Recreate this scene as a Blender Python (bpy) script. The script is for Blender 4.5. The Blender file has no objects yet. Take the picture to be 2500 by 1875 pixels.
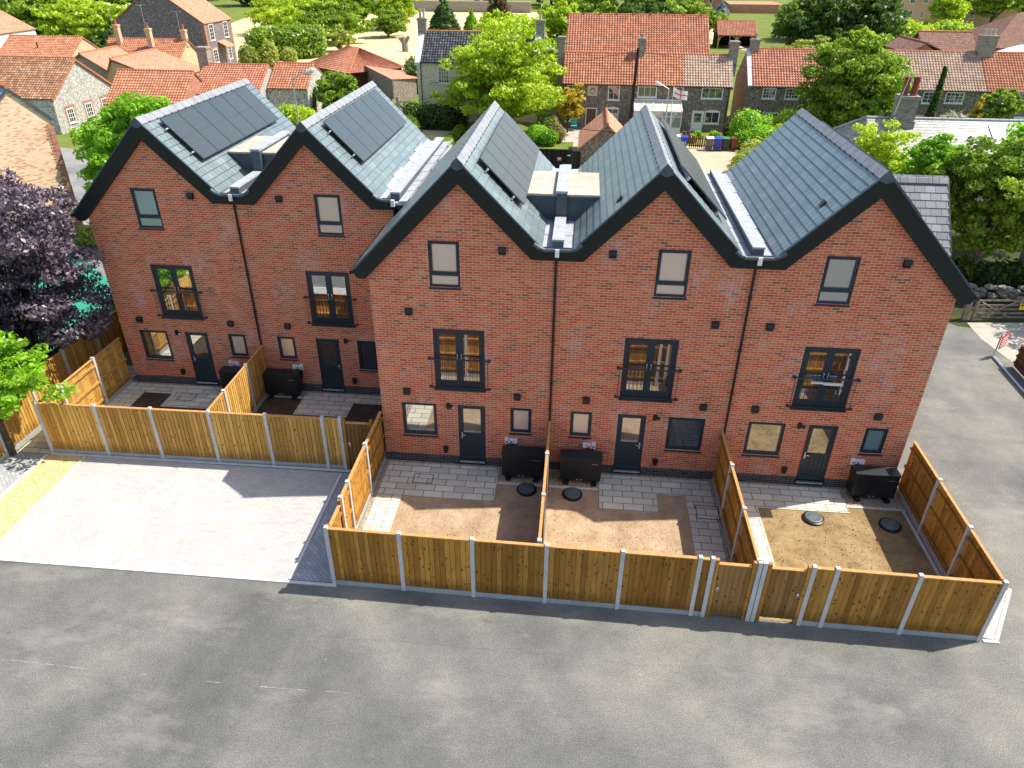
import bpy, math, random
import numpy as np
from mathutils import Matrix, Vector
S = bpy.context.scene
rad = math.radians
# ------------------------------------------------------------------ camera
YAW, PITCH, ROLL, FPX = -0.0905, -0.5381, 0.0073, 1763.08
cy_, sy_, cp_, sp_ = math.cos(YAW), math.sin(YAW), math.cos(PITCH), math.sin(PITCH)
fwd = Vector((sy_*cp_, cy_*cp_, sp_)); rgt = Vector((cy_, -sy_, 0)); upv = rgt.cross(fwd)
r_ = rgt*math.cos(ROLL) + upv*math.sin(ROLL); u_ = -rgt*math.sin(ROLL) + upv*math.cos(ROLL)
cam = bpy.data.cameras.new('camera'); co = bpy.data.objects.new('camera', cam)
S.collection.objects.link(co); S.camera = co
M = Matrix((r_, u_, -fwd)).transposed().to_4x4(); M.translation = Vector((5.691, -18.341, 14.079))
co.matrix_world = M
cam.sensor_width = 36; cam.lens = FPX/2500*36; cam.clip_start = 0.1; cam.clip_end = 3000
# ------------------------------------------------------------------ light
SUN = Vector((0.665, 0.225, 1.0))
w = bpy.data.worlds.new('World'); S.world = w; w.use_nodes = True
nt = w.node_tree; sky = nt.nodes.new('ShaderNodeTexSky'); sky.sky_type = 'NISHITA'; sky.sun_disc = False
sky.sun_elevation = math.atan2(1.0, math.hypot(.665, .225)); sky.sun_rotation = math.atan2(.665, .225)
sky.altitude = 50; sky.air_density = 1.0; sky.dust_density = 1.6; sky.ozone_density = 0.35
bg = nt.nodes['Background']; nt.links.new(sky.outputs[0], bg.inputs[0]); bg.inputs[1].default_value = 0.145
sl = bpy.data.lights.new('sun', 'SUN'); sl.energy = 4.4; sl.angle = rad(0.5); sl.color = (1, .95, .86)
so = bpy.data.objects.new('sun', sl); S.collection.objects.link(so)
so.rotation_euler = (-SUN).to_track_quat('-Z', 'Y').to_euler(); so.location = (30, 10, 60)
S.view_settings.view_transform = 'Standard'; S.view_settings.look = 'None'
S.view_settings.exposure = 0.80; S.view_settings.gamma = 1
S.render.engine = 'CYCLES'
C = S.collection
rnd = random.Random(7)

# ------------------------------------------------------------------ mesh helper
class MB:
    def __init__(s): s.v = []; s.f = []; s.uv = []; s.mi = {}; s.cur = 0
    def face(s, pts, uv=None):
        n = len(s.v); s.v += [tuple(p) for p in pts]; s.f.append(tuple(range(n, n+len(pts)))); s.uv.append(uv)
        if s.cur: s.mi[len(s.f)-1] = s.cur
    def box(s, x0, x1, y0, y1, z0, z1):
        s.obox((0, 0), (1, 0), x0, x1, y0, y1, z0, z1)
    def obox(s, o, t, l0, l1, w0, w1, z0, z1):
        nx, ny = -t[1], t[0]
        P = lambda l, q, z: (o[0]+t[0]*l+nx*q, o[1]+t[1]*l+ny*q, z)
        a, b, c, d = P(l0, w0, z0), P(l1, w0, z0), P(l1, w1, z0), P(l0, w1, z0)
        e, f, g, h = P(l0, w0, z1), P(l1, w0, z1), P(l1, w1, z1), P(l0, w1, z1)
        for q in ((d, c, b, a), (e, f, g, h), (a, b, f, e), (b, c, g, f), (c, d, h, g), (d, a, e, h)): s.face(q)
    def prism(s, poly, ax, a0, a1):
        """polygon of (p, z) pairs extruded along axis 'x' or 'y', or (x, y) pairs along 'z'"""
        def P(p, a):
            if ax == 'y': return (p[0], a, p[1])
            if ax == 'x': return (a, p[0], p[1])
            return (p[0], p[1], a)
        area = sum(poly[i][0]*poly[(i+1) % len(poly)][1]-poly[(i+1) % len(poly)][0]*poly[i][1] for i in range(len(poly)))
        if area < 0: poly = poly[::-1]
        A = [P(p, a0) for p in poly]; B = [P(p, a1) for p in poly]
        flip = ax == 'y'
        s.face(A if flip else A[::-1]); s.face(B[::-1] if flip else B)
        for i in range(len(poly)):
            j = (i+1) % len(poly)
            q = (A[i], A[j], B[j], B[i])
            s.face(q[::-1] if flip else q)
    def tube(s, pts, r, n=6, cap=True):
        pts = [Vector(p) for p in pts]; rs = r if isinstance(r, (list, tuple)) else [r]*len(pts)
        rings = []
        for i, p in enumerate(pts):
            d = (pts[min(i+1, len(pts)-1)]-pts[max(i-1, 0)]).normalized()
            a = d.orthogonal().normalized() if i == 0 else (a_ - d*a_.dot(d)).normalized()
            a_ = a; b = d.cross(a)
            rings.append([p+(a*math.cos(2*math.pi*k/n)+b*math.sin(2*math.pi*k/n))*rs[i] for k in range(n)])
        for i in range(len(pts)-1):
            for k in range(n):
                l = (k+1) % n
                s.face((rings[i][k], rings[i][l], rings[i+1][l], rings[i+1][k]))
        if cap: s.face(rings[0][::-1]); s.face(rings[-1])
    def cyl(s, x, y, z0, z1, r0, r1=None, n=16):
        s.tube([(x, y, z0), (x, y, z1)], [r0, r0 if r1 is None else r1], n)
    def lathe(s, x, y, prof, n=16):
        for (r0, z0), (r1, z1) in zip(prof, prof[1:]):
            for k in range(n):
                a, b = 2*math.pi*k/n, 2*math.pi*(k+1)/n
                q = [(x+r0*math.cos(a), y+r0*math.sin(a), z0), (x+r0*math.cos(b), y+r0*math.sin(b), z0),
                     (x+r1*math.cos(b), y+r1*math.sin(b), z1), (x+r1*math.cos(a), y+r1*math.sin(a), z1)]
                if r0 < 1e-6: q = [q[0], q[2], q[3]]
                elif r1 < 1e-6: q = q[:3]
                s.face(q)
    def build(s, name, mat, parent=None, local=False, smooth=False):
        off = Vector((0, 0, 0))
        if parent is not None and not local:
            r = parent
            while r.parent: r = r.parent
            off = r.location
        v = [(p[0]-off[0], p[1]-off[1], p[2]-off[2]) for p in s.v]
        m = bpy.data.meshes.new(name); m.from_pydata(v, [], s.f)
        uvl = m.uv_layers.new(name='UVMap').data
        k = 0
        for f, uv in zip(s.f, s.uv):
            if uv is None:
                p = [Vector(s.v[i]) for i in f]
                n = Vector((0, 0, 0))
                for i in range(len(p)):
                    a, b = p[i], p[(i+1) % len(p)]
                    n += Vector(((a.y-b.y)*(a.z+b.z), (a.z-b.z)*(a.x+b.x), (a.x-b.x)*(a.y+b.y)))
                n.normalize() if n.length > 0 else None
                if abs(n.z) > .95: u, vv = Vector((1, 0, 0)), Vector((0, 1, 0))
                else:
                    u = Vector((-n.y, n.x, 0)).normalized(); vv = n.cross(u)
                uv = [(q.dot(u), q.dot(vv)) for q in p]
            for q in uv: uvl[k].uv = q; k += 1
        if smooth: m.polygons.foreach_set('use_smooth', [True]*len(m.polygons))
        [m.materials.append(q) for q in (mat if isinstance(mat, (list, tuple)) else [mat])]
        for k_, v_ in s.mi.items(): m.polygons[k_].material_index = v_
        m.update()
        o = bpy.data.objects.new(name, m); C.objects.link(o)
        if parent is not None: o.parent = parent
        return o

def tag(o, label=None, cat=None, group=None, kind=None):
    if label: o['label'] = label
    if cat: o['category'] = cat
    if group: o['group'] = group
    if kind: o['kind'] = kind
    return o
def thing(name, label, cat, loc=(0, 0, 0), rz=0, group=None):
    o = bpy.data.objects.new(name, None); C.objects.link(o); o.location = loc; o.rotation_euler = (0, 0, rz)
    o.empty_display_size = .2
    return tag(o, label, cat, group)
def struct(name, mb, m): return tag(mb.build(name, m), kind='structure')
def copy_tree(o, parent=None):
    c = o.copy(); C.objects.link(c)
    if parent is not None: c.parent = parent
    for ch in list(o.children): copy_tree(ch, c)
    return c

# ------------------------------------------------------------------ materials
class NB:
    def __init__(s, name, rough=.8, spec=.3, metal=0.0, color=None):
        s.m = bpy.data.materials.new(name); s.m.use_nodes = True; s.t = s.m.node_tree
        s.b = s.t.nodes['Principled BSDF']; s.b.inputs['Roughness'].default_value = rough
        s.b.inputs['Specular IOR Level'].default_value = spec; s.b.inputs['Metallic'].default_value = metal
        if color: s.b.inputs['Base Color'].default_value = (*color, 1)
    def n(s, typ, **k):
        x = s.t.nodes.new('ShaderNode'+typ)
        for a, b in k.items():
            if a.startswith('_'): setattr(x, a[1:], b)
            else:
                inp = x.inputs[int(a[1:])] if a[0] == 'i' and a[1:].isdigit() else x.inputs[a.replace('_', ' ')]
                s.set(inp, b)
        return x
    def set(s, inp, b):
        if isinstance(b, bpy.types.NodeSocket): s.t.links.new(b, inp)
        elif isinstance(b, tuple) and len(b) == 3 and inp.type == 'RGBA': inp.default_value = (*b, 1)
        else: inp.default_value = b
    def uv(s): return s.n('TexCoord').outputs['UV']
    def obj(s): return s.n('NewGeometry').outputs['Position']
    def noise(s, vec, scale, detail=3, rough=.6): return s.n('TexNoise', Vector=vec, Scale=scale, Detail=detail, Roughness=rough).outputs[0]
    def ramp(s, fac, stops, interp='LINEAR'):
        x = s.n('ValToRGB', i0=fac); r = x.color_ramp; r.interpolation = interp
        while len(r.elements) < len(stops): r.elements.new(.5)
        for e, (p, c) in zip(r.elements, stops): e.position = p; e.color = (*c, 1) if len(c) == 3 else c
        return x.outputs[0]
    def mix(s, fac, a, b, mode='MIX'):
        x = s.t.nodes.new('ShaderNodeMix'); x.data_type = 'RGBA'; x.blend_type = mode
        s.set(x.inputs[0], fac); s.set(x.inputs[6], a); s.set(x.inputs[7], b); return x.outputs[2]
    def math(s, op, a, b=0.0, c=None):
        x = s.t.nodes.new('ShaderNodeMath'); x.operation = op; s.set(x.inputs[0], a); s.set(x.inputs[1], b)
        if c is not None: s.set(x.inputs[2], c)
        return x.outputs[0]
    def map(s, vec, sc=(1, 1, 1), loc=(0, 0, 0)): return s.n('Mapping', Vector=vec, Scale=sc, Location=loc).outputs[0]
    def brick(s, vec, w_, h, mortar, off=.5, smooth=.1):
        x = s.n('TexBrick', Vector=vec, Color1=(0., 0., 0.), Color2=(1., 1., 1.), Mortar=(.5, .5, .5), Scale=1.0)
        x.inputs['Mortar Size'].default_value = mortar; x.inputs['Mortar Smooth'].default_value = smooth
        x.inputs['Bias'].default_value = 0; x.inputs['Brick Width'].default_value = w_; x.inputs['Row Height'].default_value = h
        x.offset = off; x.offset_frequency = 2; x.squash = 1
        return x.outputs[0], x.outputs[1]
    def bump(s, h, strength=.3, dist=.01):
        x = s.n('Bump', Height=h, Strength=strength, Distance=dist); s.t.links.new(x.outputs[0], s.b.inputs['Normal'])
    def col(s, c): s.set(s.b.inputs['Base Color'], c); return s.m

def m_plain(name, c, rough=.6, spec=.3, metal=0., var=.12, scale=6):
    b = NB(name, rough, spec, metal)
    n = b.noise(b.obj(), scale, 4)
    lo = tuple(x*(1-var) for x in c); hi = tuple(x*(1+var) for x in c)
    return b.col(b.ramp(n, [(.3, lo), (.7, hi)]))

def m_brick(name, dark, reds, mortar, bw=.225, bh=.075, ms=.006, bloom=.0, darkfrac=.07, spots=True):
    b = NB(name, .88, .2); uv = b.uv()
    r, f = b.brick(uv, bw, bh, ms)
    stops = [(0, dark), (darkfrac, dark), (darkfrac+.02, reds[0]), (.5, reds[1]), (1, reds[2])]
    c = b.ramp(r, stops)
    n = b.noise(uv, 1.1, 4); c = b.mix(b.ramp(n, [(.35, (0, 0, 0)), (.75, (.5, .5, .5))]), c, reds[1])
    fine = b.noise(uv, 60, 3); c = b.mix(.3, c, b.ramp(fine, [(.2, (.25, .25, .25)), (.8, (.9, .9, .9))]), 'OVERLAY')
    c = b.mix(f, c, mortar)
    if bloom:
        q = b.noise(b.map(uv, (.9, .45, 1)), .8, 7, .75); q = b.ramp(q, [(.54, (0, 0, 0)), (.68, (bloom,)*3)])
        q = b.math('MULTIPLY', q, b.math('MULTIPLY_ADD', f, .5, .5))
        c = b.mix(q, c, (.62, .5, .46))
    b.bump(b.math('SUBTRACT', b.math('MULTIPLY', fine, .25), f), .5, .006)
    return b.col(c)

MT = {}
MT['brick'] = m_brick('red_brick', (.20, .09, .055), [(.45, .090, .048), (.535, .126, .060), (.61, .20, .098)], (.65, .44, .30), ms=.008, bloom=.75, darkfrac=.05)
MT['plinth'] = m_brick('blue_brick', (.025, .03, .035), [(.035, .04, .05), (.05, .055, .065), (.08, .08, .085)], (.3, .27, .24), ms=.005)
MT['palebrick'] = m_brick('pale_brick', (.58, .25, .13), [(.72, .40, .24), (.76, .48, .30), (.80, .58, .40)], (.76, .62, .48), darkfrac=.2)
MT['yellowbrick'] = m_brick('yellow_brick', (.35, .22, .1), [(.5, .33, .15), (.56, .38, .2), (.6, .43, .25)], (.6, .5, .38))
MT['oldred'] = m_brick('old_red_brick', (.2, .06, .04), [(.3, .09, .05), (.36, .12, .07), (.45, .2, .12)], (.5, .42, .33))
MT['greybrick'] = m_brick('weathered_brick', (.1, .09, .08), [(.2, .17, .13), (.27, .23, .18), (.34, .3, .24)], (.4, .37, .32))
MT['creambrick'] = m_brick('cream_brick', (.45, .36, .22), [(.62, .53, .36), (.68, .6, .42), (.72, .65, .48)], (.6, .53, .4))

def m_flint(name, lo, hi, mort, sc=8.5):
    b = NB(name, .7, .4); g = b.obj()
    v = b.n('TexVoronoi', Vector=g, Scale=sc); v2 = b.n('TexVoronoi', Vector=g, Scale=sc, _feature='DISTANCE_TO_EDGE')
    rv = b.n('SeparateColor', i0=v.outputs['Color']).outputs[0]
    c = b.ramp(rv, [(0, lo), (.45, tuple((a+q)/2 for a, q in zip(lo, hi))), (.85, hi), (1, tuple(min(.8, q*1.9) for q in hi))])
    e = b.ramp(v2.outputs[0], [(.05, (1, 1, 1)), (.12, (0, 0, 0))])
    c = b.mix(e, c, mort); b.bump(v2.outputs[0], .6, .03)
    return b.col(c)
MT['flint'] = m_flint('dark_flint', (.045, .042, .04), (.24, .205, .165), (.24, .19, .14))
MT['flintgrey'] = m_flint('grey_flint', (.05, .05, .06), (.22, .2, .2), (.2, .17, .16))
MT['flintpale'] = m_flint('pale_flint', (.12, .12, .12), (.55, .52, .46), (.5, .46, .38))

def m_tile(name, a, bb, cc, w_=.25, h=.3, lichen=None):
    b = NB(name, .85, .2); uv = b.uv()
    r, f = b.brick(uv, w_, h, 0.0, 0.0)
    c = b.ramp(r, [(0, a), (.5, bb), (1, cc)])
    n = b.noise(uv, .7, 5, .7)
    c = b.mix(b.ramp(n, [(.4, (0, 0, 0)), (.75, (.65,)*3)]), c, tuple(x*.55 for x in bb))
    n2 = b.noise(uv, 9, 3); c = b.mix(.25, c, b.ramp(n2, [(.2, (.2,)*3), (.8, (.8,)*3)]), 'OVERLAY')
    if lichen:
        l = b.noise(uv, 3.2, 5, .7); c = b.mix(b.ramp(l, [(.62, (0, 0, 0)), (.7, (.8,)*3)]), c, lichen)
    return b.col(c)
MT['pantile'] = m_tile('red_pantile', (.35, .135, .075), (.42, .175, .10), (.49, .23, .145))
MT['pantile_b'] = m_tile('orange_pantile', (.38, .15, .08), (.45, .195, .11), (.52, .255, .155))
MT['pantile_c'] = m_tile('brown_pantile', (.2, .1, .06), (.3, .16, .09), (.4, .24, .14), lichen=(.42, .34, .16))
MT['pantile_d'] = m_tile('buff_pantile', (.38, .25, .18), (.46, .32, .235), (.53, .385, .29))
MT['pantile_k'] = m_tile('black_pantile', (.035, .037, .042), (.065, .068, .075), (.12, .12, .125))
MT['pantile_p'] = m_tile('rose_pantile', (.39, .15, .09), (.46, .2, .125), (.53, .27, .18))
MT['plaintile'] = m_tile('plain_tile', (.40, .17, .10), (.50, .235, .14), (.58, .31, .2), .17, .12)
MT['plaintile_b'] = m_tile('brown_plain_tile', (.16, .08, .055), (.22, .12, .085), (.3, .17, .12), .17, .12)

def m_slate(name, stops, jw=.24, jh=.25, lichen=False):
    b = NB(name, .36, .75); uv = b.uv()
    r, f = b.brick(uv, jw, jh, .010, .5)
    c = b.ramp(r, stops)
    n = b.noise(b.map(uv, (14, 3, 1)), 2.5, 4); c = b.mix(.35, c, b.ramp(n, [(.2, (.25,)*3), (.8, (.8,)*3)]), 'OVERLAY')
    if lichen:
        l = b.noise(uv, 2.2, 6, .75); c = b.mix(b.ramp(l, [(.6, (0, 0, 0)), (.68, (.7,)*3)]), c, (.42, .2, .05))
        l = b.noise(b.map(uv, (1, 1, 1), (9, 4, 0)), .6, 5, .7); c = b.mix(b.ramp(l, [(.45, (0, 0, 0)), (.7, (.8,)*3)]), c, (.16, .15, .15))
    c = b.mix(f, c, (.02, .028, .032))
    b.bump(b.math('SUBTRACT', b.math('MULTIPLY', n, .3), f), .35, .004)
    return b.col(c)
MT['slate'] = m_slate('new_slate', [(0, (.12, .16, .165)), (.5, (.15, .193, .197)), (.8, (.165, .21, .212)), (1, (.195, .235, .235))])
MT['slatewing'] = m_slate('wing_slate', [(0, (.10, .115, .125)), (.5, (.14, .155, .165)), (1, (.19, .205, .21))], .3, .25)
MT['stoneslate'] = m_slate('stone_slate', [(0, (.19, .18, .16)), (.5, (.28, .265, .24)), (1, (.36, .34, .31))], .4, .28, True)
MT['greyslate'] = m_slate('pale_slate', [(0, (.2, .2, .21)), (.5, (.27, .27, .28)), (1, (.36, .35, .35))], .35, .25)

def m_timber(name, a, c, e, bw=.128):
    b = NB(name, .8, .2); uv = b.uv()
    sx = b.n('SeparateXYZ', i0=uv); bid = b.math('FLOOR', b.math('DIVIDE', sx.outputs[0], bw))
    wn = b.n('TexWhiteNoise', _noise_dimensions='1D', W=bid)
    cc = b.ramp(wn.outputs[0], [(0, a), (.5, c), (1, e)])
    vec = b.n('CombineXYZ', i0=b.math('MULTIPLY', sx.outputs[0], 28.), i1=b.math('MULTIPLY', sx.outputs[1], 1.6), i2=bid).outputs[0]
    g = b.noise(vec, 1.0, 5, .65); cc = b.mix(.55, cc, b.ramp(g, [(.25, (.2,)*3), (.75, (.75,)*3)]), 'OVERLAY')
    fr = b.math('FRACT', b.math('DIVIDE', sx.outputs[0], bw)); ed = b.ramp(fr, [(0, (.8,)*3), (.07, (0, 0, 0)), (.9, (0, 0, 0)), (1, (.8,)*3)]); cc = b.mix(ed, cc, tuple(x*.3 for x in a))  # dark gap line, with the overlap shadow painted into the board edges
    kv = b.n('CombineXYZ', i0=b.math('MULTIPLY', sx.outputs[0], 9.), i1=b.math('MULTIPLY', sx.outputs[1], 4.5), i2=bid).outputs[0]
    kn = b.n('TexVoronoi', Vector=kv, Scale=1.0).outputs[0]
    cc = b.mix(b.ramp(kn, [(.13, (.85,)*3), (.24, (0, 0, 0))]), cc, tuple(x*.28 for x in a))
    st = b.noise(b.obj(), .7, 4); cc = b.mix(b.ramp(st, [(.5, (0, 0, 0)), (.8, (.35,)*3)]), cc, tuple(x*.5 for x in a))
    oi = b.n('ObjectInfo').outputs['Random']; cc = b.mix(.8, cc, b.ramp(oi, [(0, (.36, .35, .36)), (.5, (.5, .5, .5)), (1, (.62, .6, .56))]), 'OVERLAY')
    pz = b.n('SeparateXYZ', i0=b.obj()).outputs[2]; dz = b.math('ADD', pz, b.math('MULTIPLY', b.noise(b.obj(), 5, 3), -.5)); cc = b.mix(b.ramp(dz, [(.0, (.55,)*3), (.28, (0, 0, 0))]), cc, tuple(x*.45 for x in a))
    b.bump(g, .3, .004)
    return b.col(cc)
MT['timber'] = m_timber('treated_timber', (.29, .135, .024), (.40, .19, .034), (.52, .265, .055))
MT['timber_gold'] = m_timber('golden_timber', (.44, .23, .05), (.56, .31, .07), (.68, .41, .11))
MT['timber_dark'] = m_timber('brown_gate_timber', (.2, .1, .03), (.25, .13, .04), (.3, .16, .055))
MT['timber_cap'] = m_plain('timber_rail', (.52, .25, .09), .8, .2, var=.2, scale=9)
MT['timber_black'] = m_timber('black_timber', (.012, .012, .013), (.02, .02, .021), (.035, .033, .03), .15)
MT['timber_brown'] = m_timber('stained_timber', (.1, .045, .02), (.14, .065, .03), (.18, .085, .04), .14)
MT['timber_grey'] = m_plain('silvered_timber', (.24, .19, .15), .9, .1, var=.35, scale=5)
MT['picket'] = m_plain('red_brown_paint', (.16, .045, .025), .7, .3)
MT['oak'] = m_plain('fresh_oak', (.55, .34, .12), .7, .3)

def m_conc(name, c, sc=40, var=.18):
    b = NB(name, .9, .2); g = b.obj(); n = b.noise(g, sc, 4); n2 = b.noise(g, 2.3, 4)
    lo = tuple(x*(1-var) for x in c); hi = tuple(x*(1+var) for x in c)
    k = b.ramp(n, [(.3, lo), (.7, hi)]); k = b.mix(.4, k, b.ramp(n2, [(.3, (.35,)*3), (.7, (.65,)*3)]), 'OVERLAY')
    b.bump(n, .2, .003); return b.col(k)
MT['concrete'] = m_conc('concrete', (.52, .5, .48))
MT['gravelboard'] = m_conc('gravel_board_concrete', (.36, .36, .35))
MT['kerb'] = m_conc('kerb_concrete', (.6, .57, .53))

def m_asphalt(name, c):
    b = NB(name, .9, .25); g = b.obj()
    n = b.noise(g, 44, 4, .9); n2 = b.noise(g, .16, 6, .62); n3 = b.noise(g, .7, 7, .72); n5 = b.noise(g, 14, 4, .75)
    k = b.ramp(n, [(.36, tuple(x*.38 for x in c)), (.5, c), (.64, tuple(x*1.9 for x in c))])
    k = b.mix(.35, k, b.ramp(n5, [(.35, (.36,)*3), (.65, (.64,)*3)]), 'OVERLAY')
    k = b.mix(.75, k, b.ramp(n2, [(.38, (.27, .275, .27)), (.5, (.45, .45, .43)), (.6, (.63, .6, .54))]), 'OVERLAY')
    k = b.mix(.6, k, b.ramp(n3, [(.34, (.36,)*3), (.5, (.48,)*3), (.66, (.64, .63, .59))]), 'OVERLAY')
    sp = b.noise(b.map(g, (1, 1, 1), (3, 7, 0)), 6.3, 2, .5); k = b.mix(b.ramp(sp, [(.75, (0, 0, 0)), (.78, (.5,)*3)]), k, (.45, .43, .4))
    ds = b.noise(b.map(g, (.8, 1.3, 1), (31, 17, 0)), 1.3, 3, .5); k = b.mix(b.ramp(ds, [(.66, (0, 0, 0)), (.78, (.45,)*3)]), k, tuple(x*.5 for x in c))
    lt = b.noise(b.map(g, (.5, 1.1, 1), (11, 47, 0)), .45, 6, .7); k = b.mix(b.ramp(lt, [(.54, (0, 0, 0)), (.70, (.5,)*3)]), k, (.30, .28, .24))
    # long rolled seams across the lane
    sx = b.n('SeparateXYZ', i0=g); wob = b.math('MULTIPLY', b.noise(g, .5, 3), .5); fr = b.math('FRACT', b.math('DIVIDE', b.math('ADD', sx.outputs[1], wob), 3.4)); k = b.mix(b.ramp(fr, [(0, (.2,)*3), (.01, (0, 0, 0)), (.992, (0, 0, 0)), (1, (.2,)*3)]), k, tuple(x*.45 for x in c))
    b.bump(n, .25, .006); return b.col(k)
MT['asphalt'] = m_asphalt('asphalt', (.150, .148, .137))
MT['road'] = m_asphalt('road_asphalt', (.2, .2, .2))

def m_pavers(name, cols, jc, w_=.2, h=.1, mort=.006, off=.5, rot=0):
    b = NB(name, .85, .25); g = b.n('Mapping', Vector=b.obj(), Rotation=(0, 0, rot)).outputs[0]
    r, f = b.brick(g, w_, h, mort, off)
    c = b.ramp(r, [(0, cols[0]), (.45, cols[1]), (.8, cols[2]), (1, cols[3])])
    n = b.noise(g, 45, 3); c = b.mix(.3, c, b.ramp(n, [(.25, (.3,)*3), (.75, (.7,)*3)]), 'OVERLAY')
    n2 = b.noise(g, .8, 5); c = b.mix(.35, c, b.ramp(n2, [(.3, (.38,)*3), (.7, (.62,)*3)]), 'OVERLAY')
    c = b.mix(f, c, jc); b.bump(b.math('SUBTRACT', b.math('MULTIPLY', n, .2), f), .5, .006); return b.col(c)
MT['block'] = m_pavers('block_paving', [(.38, .375, .375), (.45, .425, .405), (.49, .44, .40), (.48, .38, .325)], (.33, .32, .31), .2, .1, .008)
MT['blockgrey_shade'] = m_pavers('grey_and_shaded_block_paving', [(.3, .32, .34), (.35, .36, .37), (.4, .41, .41), (.43, .43, .43)], (.22, .22, .22), .2, .1, .006, .5, rad(45))
MT['flags'] = m_pavers('paving_flags', [(.49, .46, .37), (.56, .53, .43), (.62, .58, .47), (.68, .63, .51)], (.12, .10, .07), .6, .292, .011)

def m_ground(name, stops, sc=2.5, fine=50, bump=.4, patch=None):
    b = NB(name, .95, .1); g = b.obj()
    n = b.noise(g, sc, 6, .7); k = b.ramp(n, stops)
    n2 = b.noise(g, fine, 4, .7); k = b.mix(.55, k, b.ramp(n2, [(.25, (.22,)*3), (.75, (.78,)*3)]), 'OVERLAY')
    if patch:
        p = b.noise(g, patch[0], 4); k = b.mix(b.ramp(p, [(.48, (0, 0, 0)), (.62, (1, 1, 1))]), k, patch[1])
    b.bump(b.math('ADD', n, b.math('MULTIPLY', n2, .5)), bump, .03); return b.col(k)
MT['soil'] = m_ground('soil', [(.3, (.28, .19, .115)), (.5, (.38, .27, .17)), (.72, (.47, .35, .235))], 1.4, 30, .7)
MT['soilbrown'] = m_ground('brown_soil', [(.3, (.17, .115, .055)), (.5, (.27, .19, .095)), (.72, (.36, .265, .145))], 1.4, 30, .7)
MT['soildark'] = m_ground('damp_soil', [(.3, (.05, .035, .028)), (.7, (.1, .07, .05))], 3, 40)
def m_gravel(name, cols, sc=38):
    b = NB(name, .85, .2); g = b.obj(); v = b.n('TexVoronoi', Vector=g, Scale=sc)
    rv = b.n('SeparateColor', i0=v.outputs['Color']).outputs[0]
    k = b.ramp(rv, [(0, cols[0]), (.4, cols[1]), (.75, cols[2]), (1, cols[3])]); b.bump(v.outputs[0], .8, -.02); return b.col(k)
MT['gravel'] = m_gravel('shingle', [(.2, .13, .08), (.36, .27, .17), (.46, .36, .24), (.6, .52, .4)])
MT['goldgravel'] = m_gravel('golden_gravel', [(.42, .28, .12), (.58, .42, .2), (.64, .48, .25), (.72, .6, .38)], 30)
MT['yard'] = m_ground('yard_gravel', [(.3, (.4, .3, .2)), (.7, (.54, .42, .3))], 1.3, 30)
MT['whitestone'] = m_ground('limestone_scalpings', [(.3, (.32, .28, .235)), (.7, (.48, .43, .36))], 2, 25)
MT['drygrass'] = m_ground('dry_grass', [(.3, (.54, .40, .22)), (.55, (.62, .48, .28)), (.75, (.66, .53, .33))], .12, 4, .2, (.09, (.56, .43, .22)))
MT['grass'] = m_ground('grass', [(.3, (.09, .13, .025)), (.6, (.16, .19, .04)), (.8, (.32, .28, .09))], .3, 8, .4)
MT['court'] = m_ground('court_green', [(.3, (.035, .22, .15)), (.7, (.05, .27, .19))], 1, 60, .1)
MT['bed_shade'] = m_ground('bed_painted_shade', [(.3, (.03, .045, .015)), (.7, (.07, .075, .03))], 1.5, 20)

MT['black'] = m_plain('black_cladding', (.007, .010, .010), .55, .35, var=.25, scale=12)
MT['blackplastic'] = m_plain('black_plastic', (.012, .012, .013), .4, .4)
MT['anth'] = m_plain('anthracite_frame', (.014, .030, .046), .4, .45)
MT['acgrey'] = m_plain('graphite_casing', (.016, .02, .024), .42, .45)
MT['white'] = m_plain('white_paint', (.78, .78, .76), .5, .4, var=.04)
MT['whitedull'] = m_plain('weathered_white', (.6, .6, .57), .7, .3, var=.15, scale=2)
MT['stone'] = m_conc('rubble_stone', (.24, .22, .19), 12, .3)
MT['lead'] = m_conc('lead_sheet', (.36, .375, .395), 9, .15); MT['lead'].node_tree.nodes['Principled BSDF'].inputs['Roughness'].default_value = .45
MT['leaddark'] = m_plain('slate_blue_lead', (.06, .085, .105), .5, .4, var=.25, scale=3)
MT['felt'] = m_ground('flat_roof_felt', [(.3, (.36, .31, .25)), (.7, (.5, .45, .38))], .9, 12, .1)
MT['ridge'] = m_plain('grey_ridge_tile', (.24, .25, .26), .6, .4, var=.2, scale=4)
MT['claypot'] = m_plain('clay_pot', (.4, .13, .06), .7, .3)
MT['buffpot'] = m_plain('buff_pot', (.55, .45, .34), .7, .3)
MT['redpot'] = m_plain('oxblood_pot', (.24, .05, .03), .5, .4)
MT['clayridge'] = m_plain('clay_ridge_tile', (.42, .16, .08), .8, .2, var=.3, scale=5)
MT['steel'] = m_plain('galvanised_steel', (.5, .52, .54), .4, .5, .6)
MT['chrome'] = m_plain('bright_steel', (.7, .7, .72), .25, .5, .9)
MT['polewood'] = m_plain('creosoted_pole', (.035, .025, .02), .8, .2, var=.3)
MT['polegrey'] = m_plain('weathered_pole', (.3, .25, .2), .9, .1, var=.3, scale=4)
MT['cable'] = m_plain('cable_black', (.01, .01, .011), .6, .3)
MT['red'] = m_plain('red_plastic', (.5, .02, .015), .4, .4)
MT['yellow'] = m_plain('yellow_sign', (.75, .55, .02), .5, .4)
MT['signred'] = m_plain('red_sign', (.55, .05, .05), .5, .4)
MT['pink'] = m_plain('pink_sign', (.65, .2, .25), .5, .4)
MT['binblue'] = m_plain('blue_plastic', (.015, .05, .36), .4, .4)
MT['bingrey'] = m_plain('grey_bin_plastic', (.14, .12, .11), .5, .4)
MT['bindark'] = m_plain('dark_bin_plastic', (.03, .032, .03), .5, .4)
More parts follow.
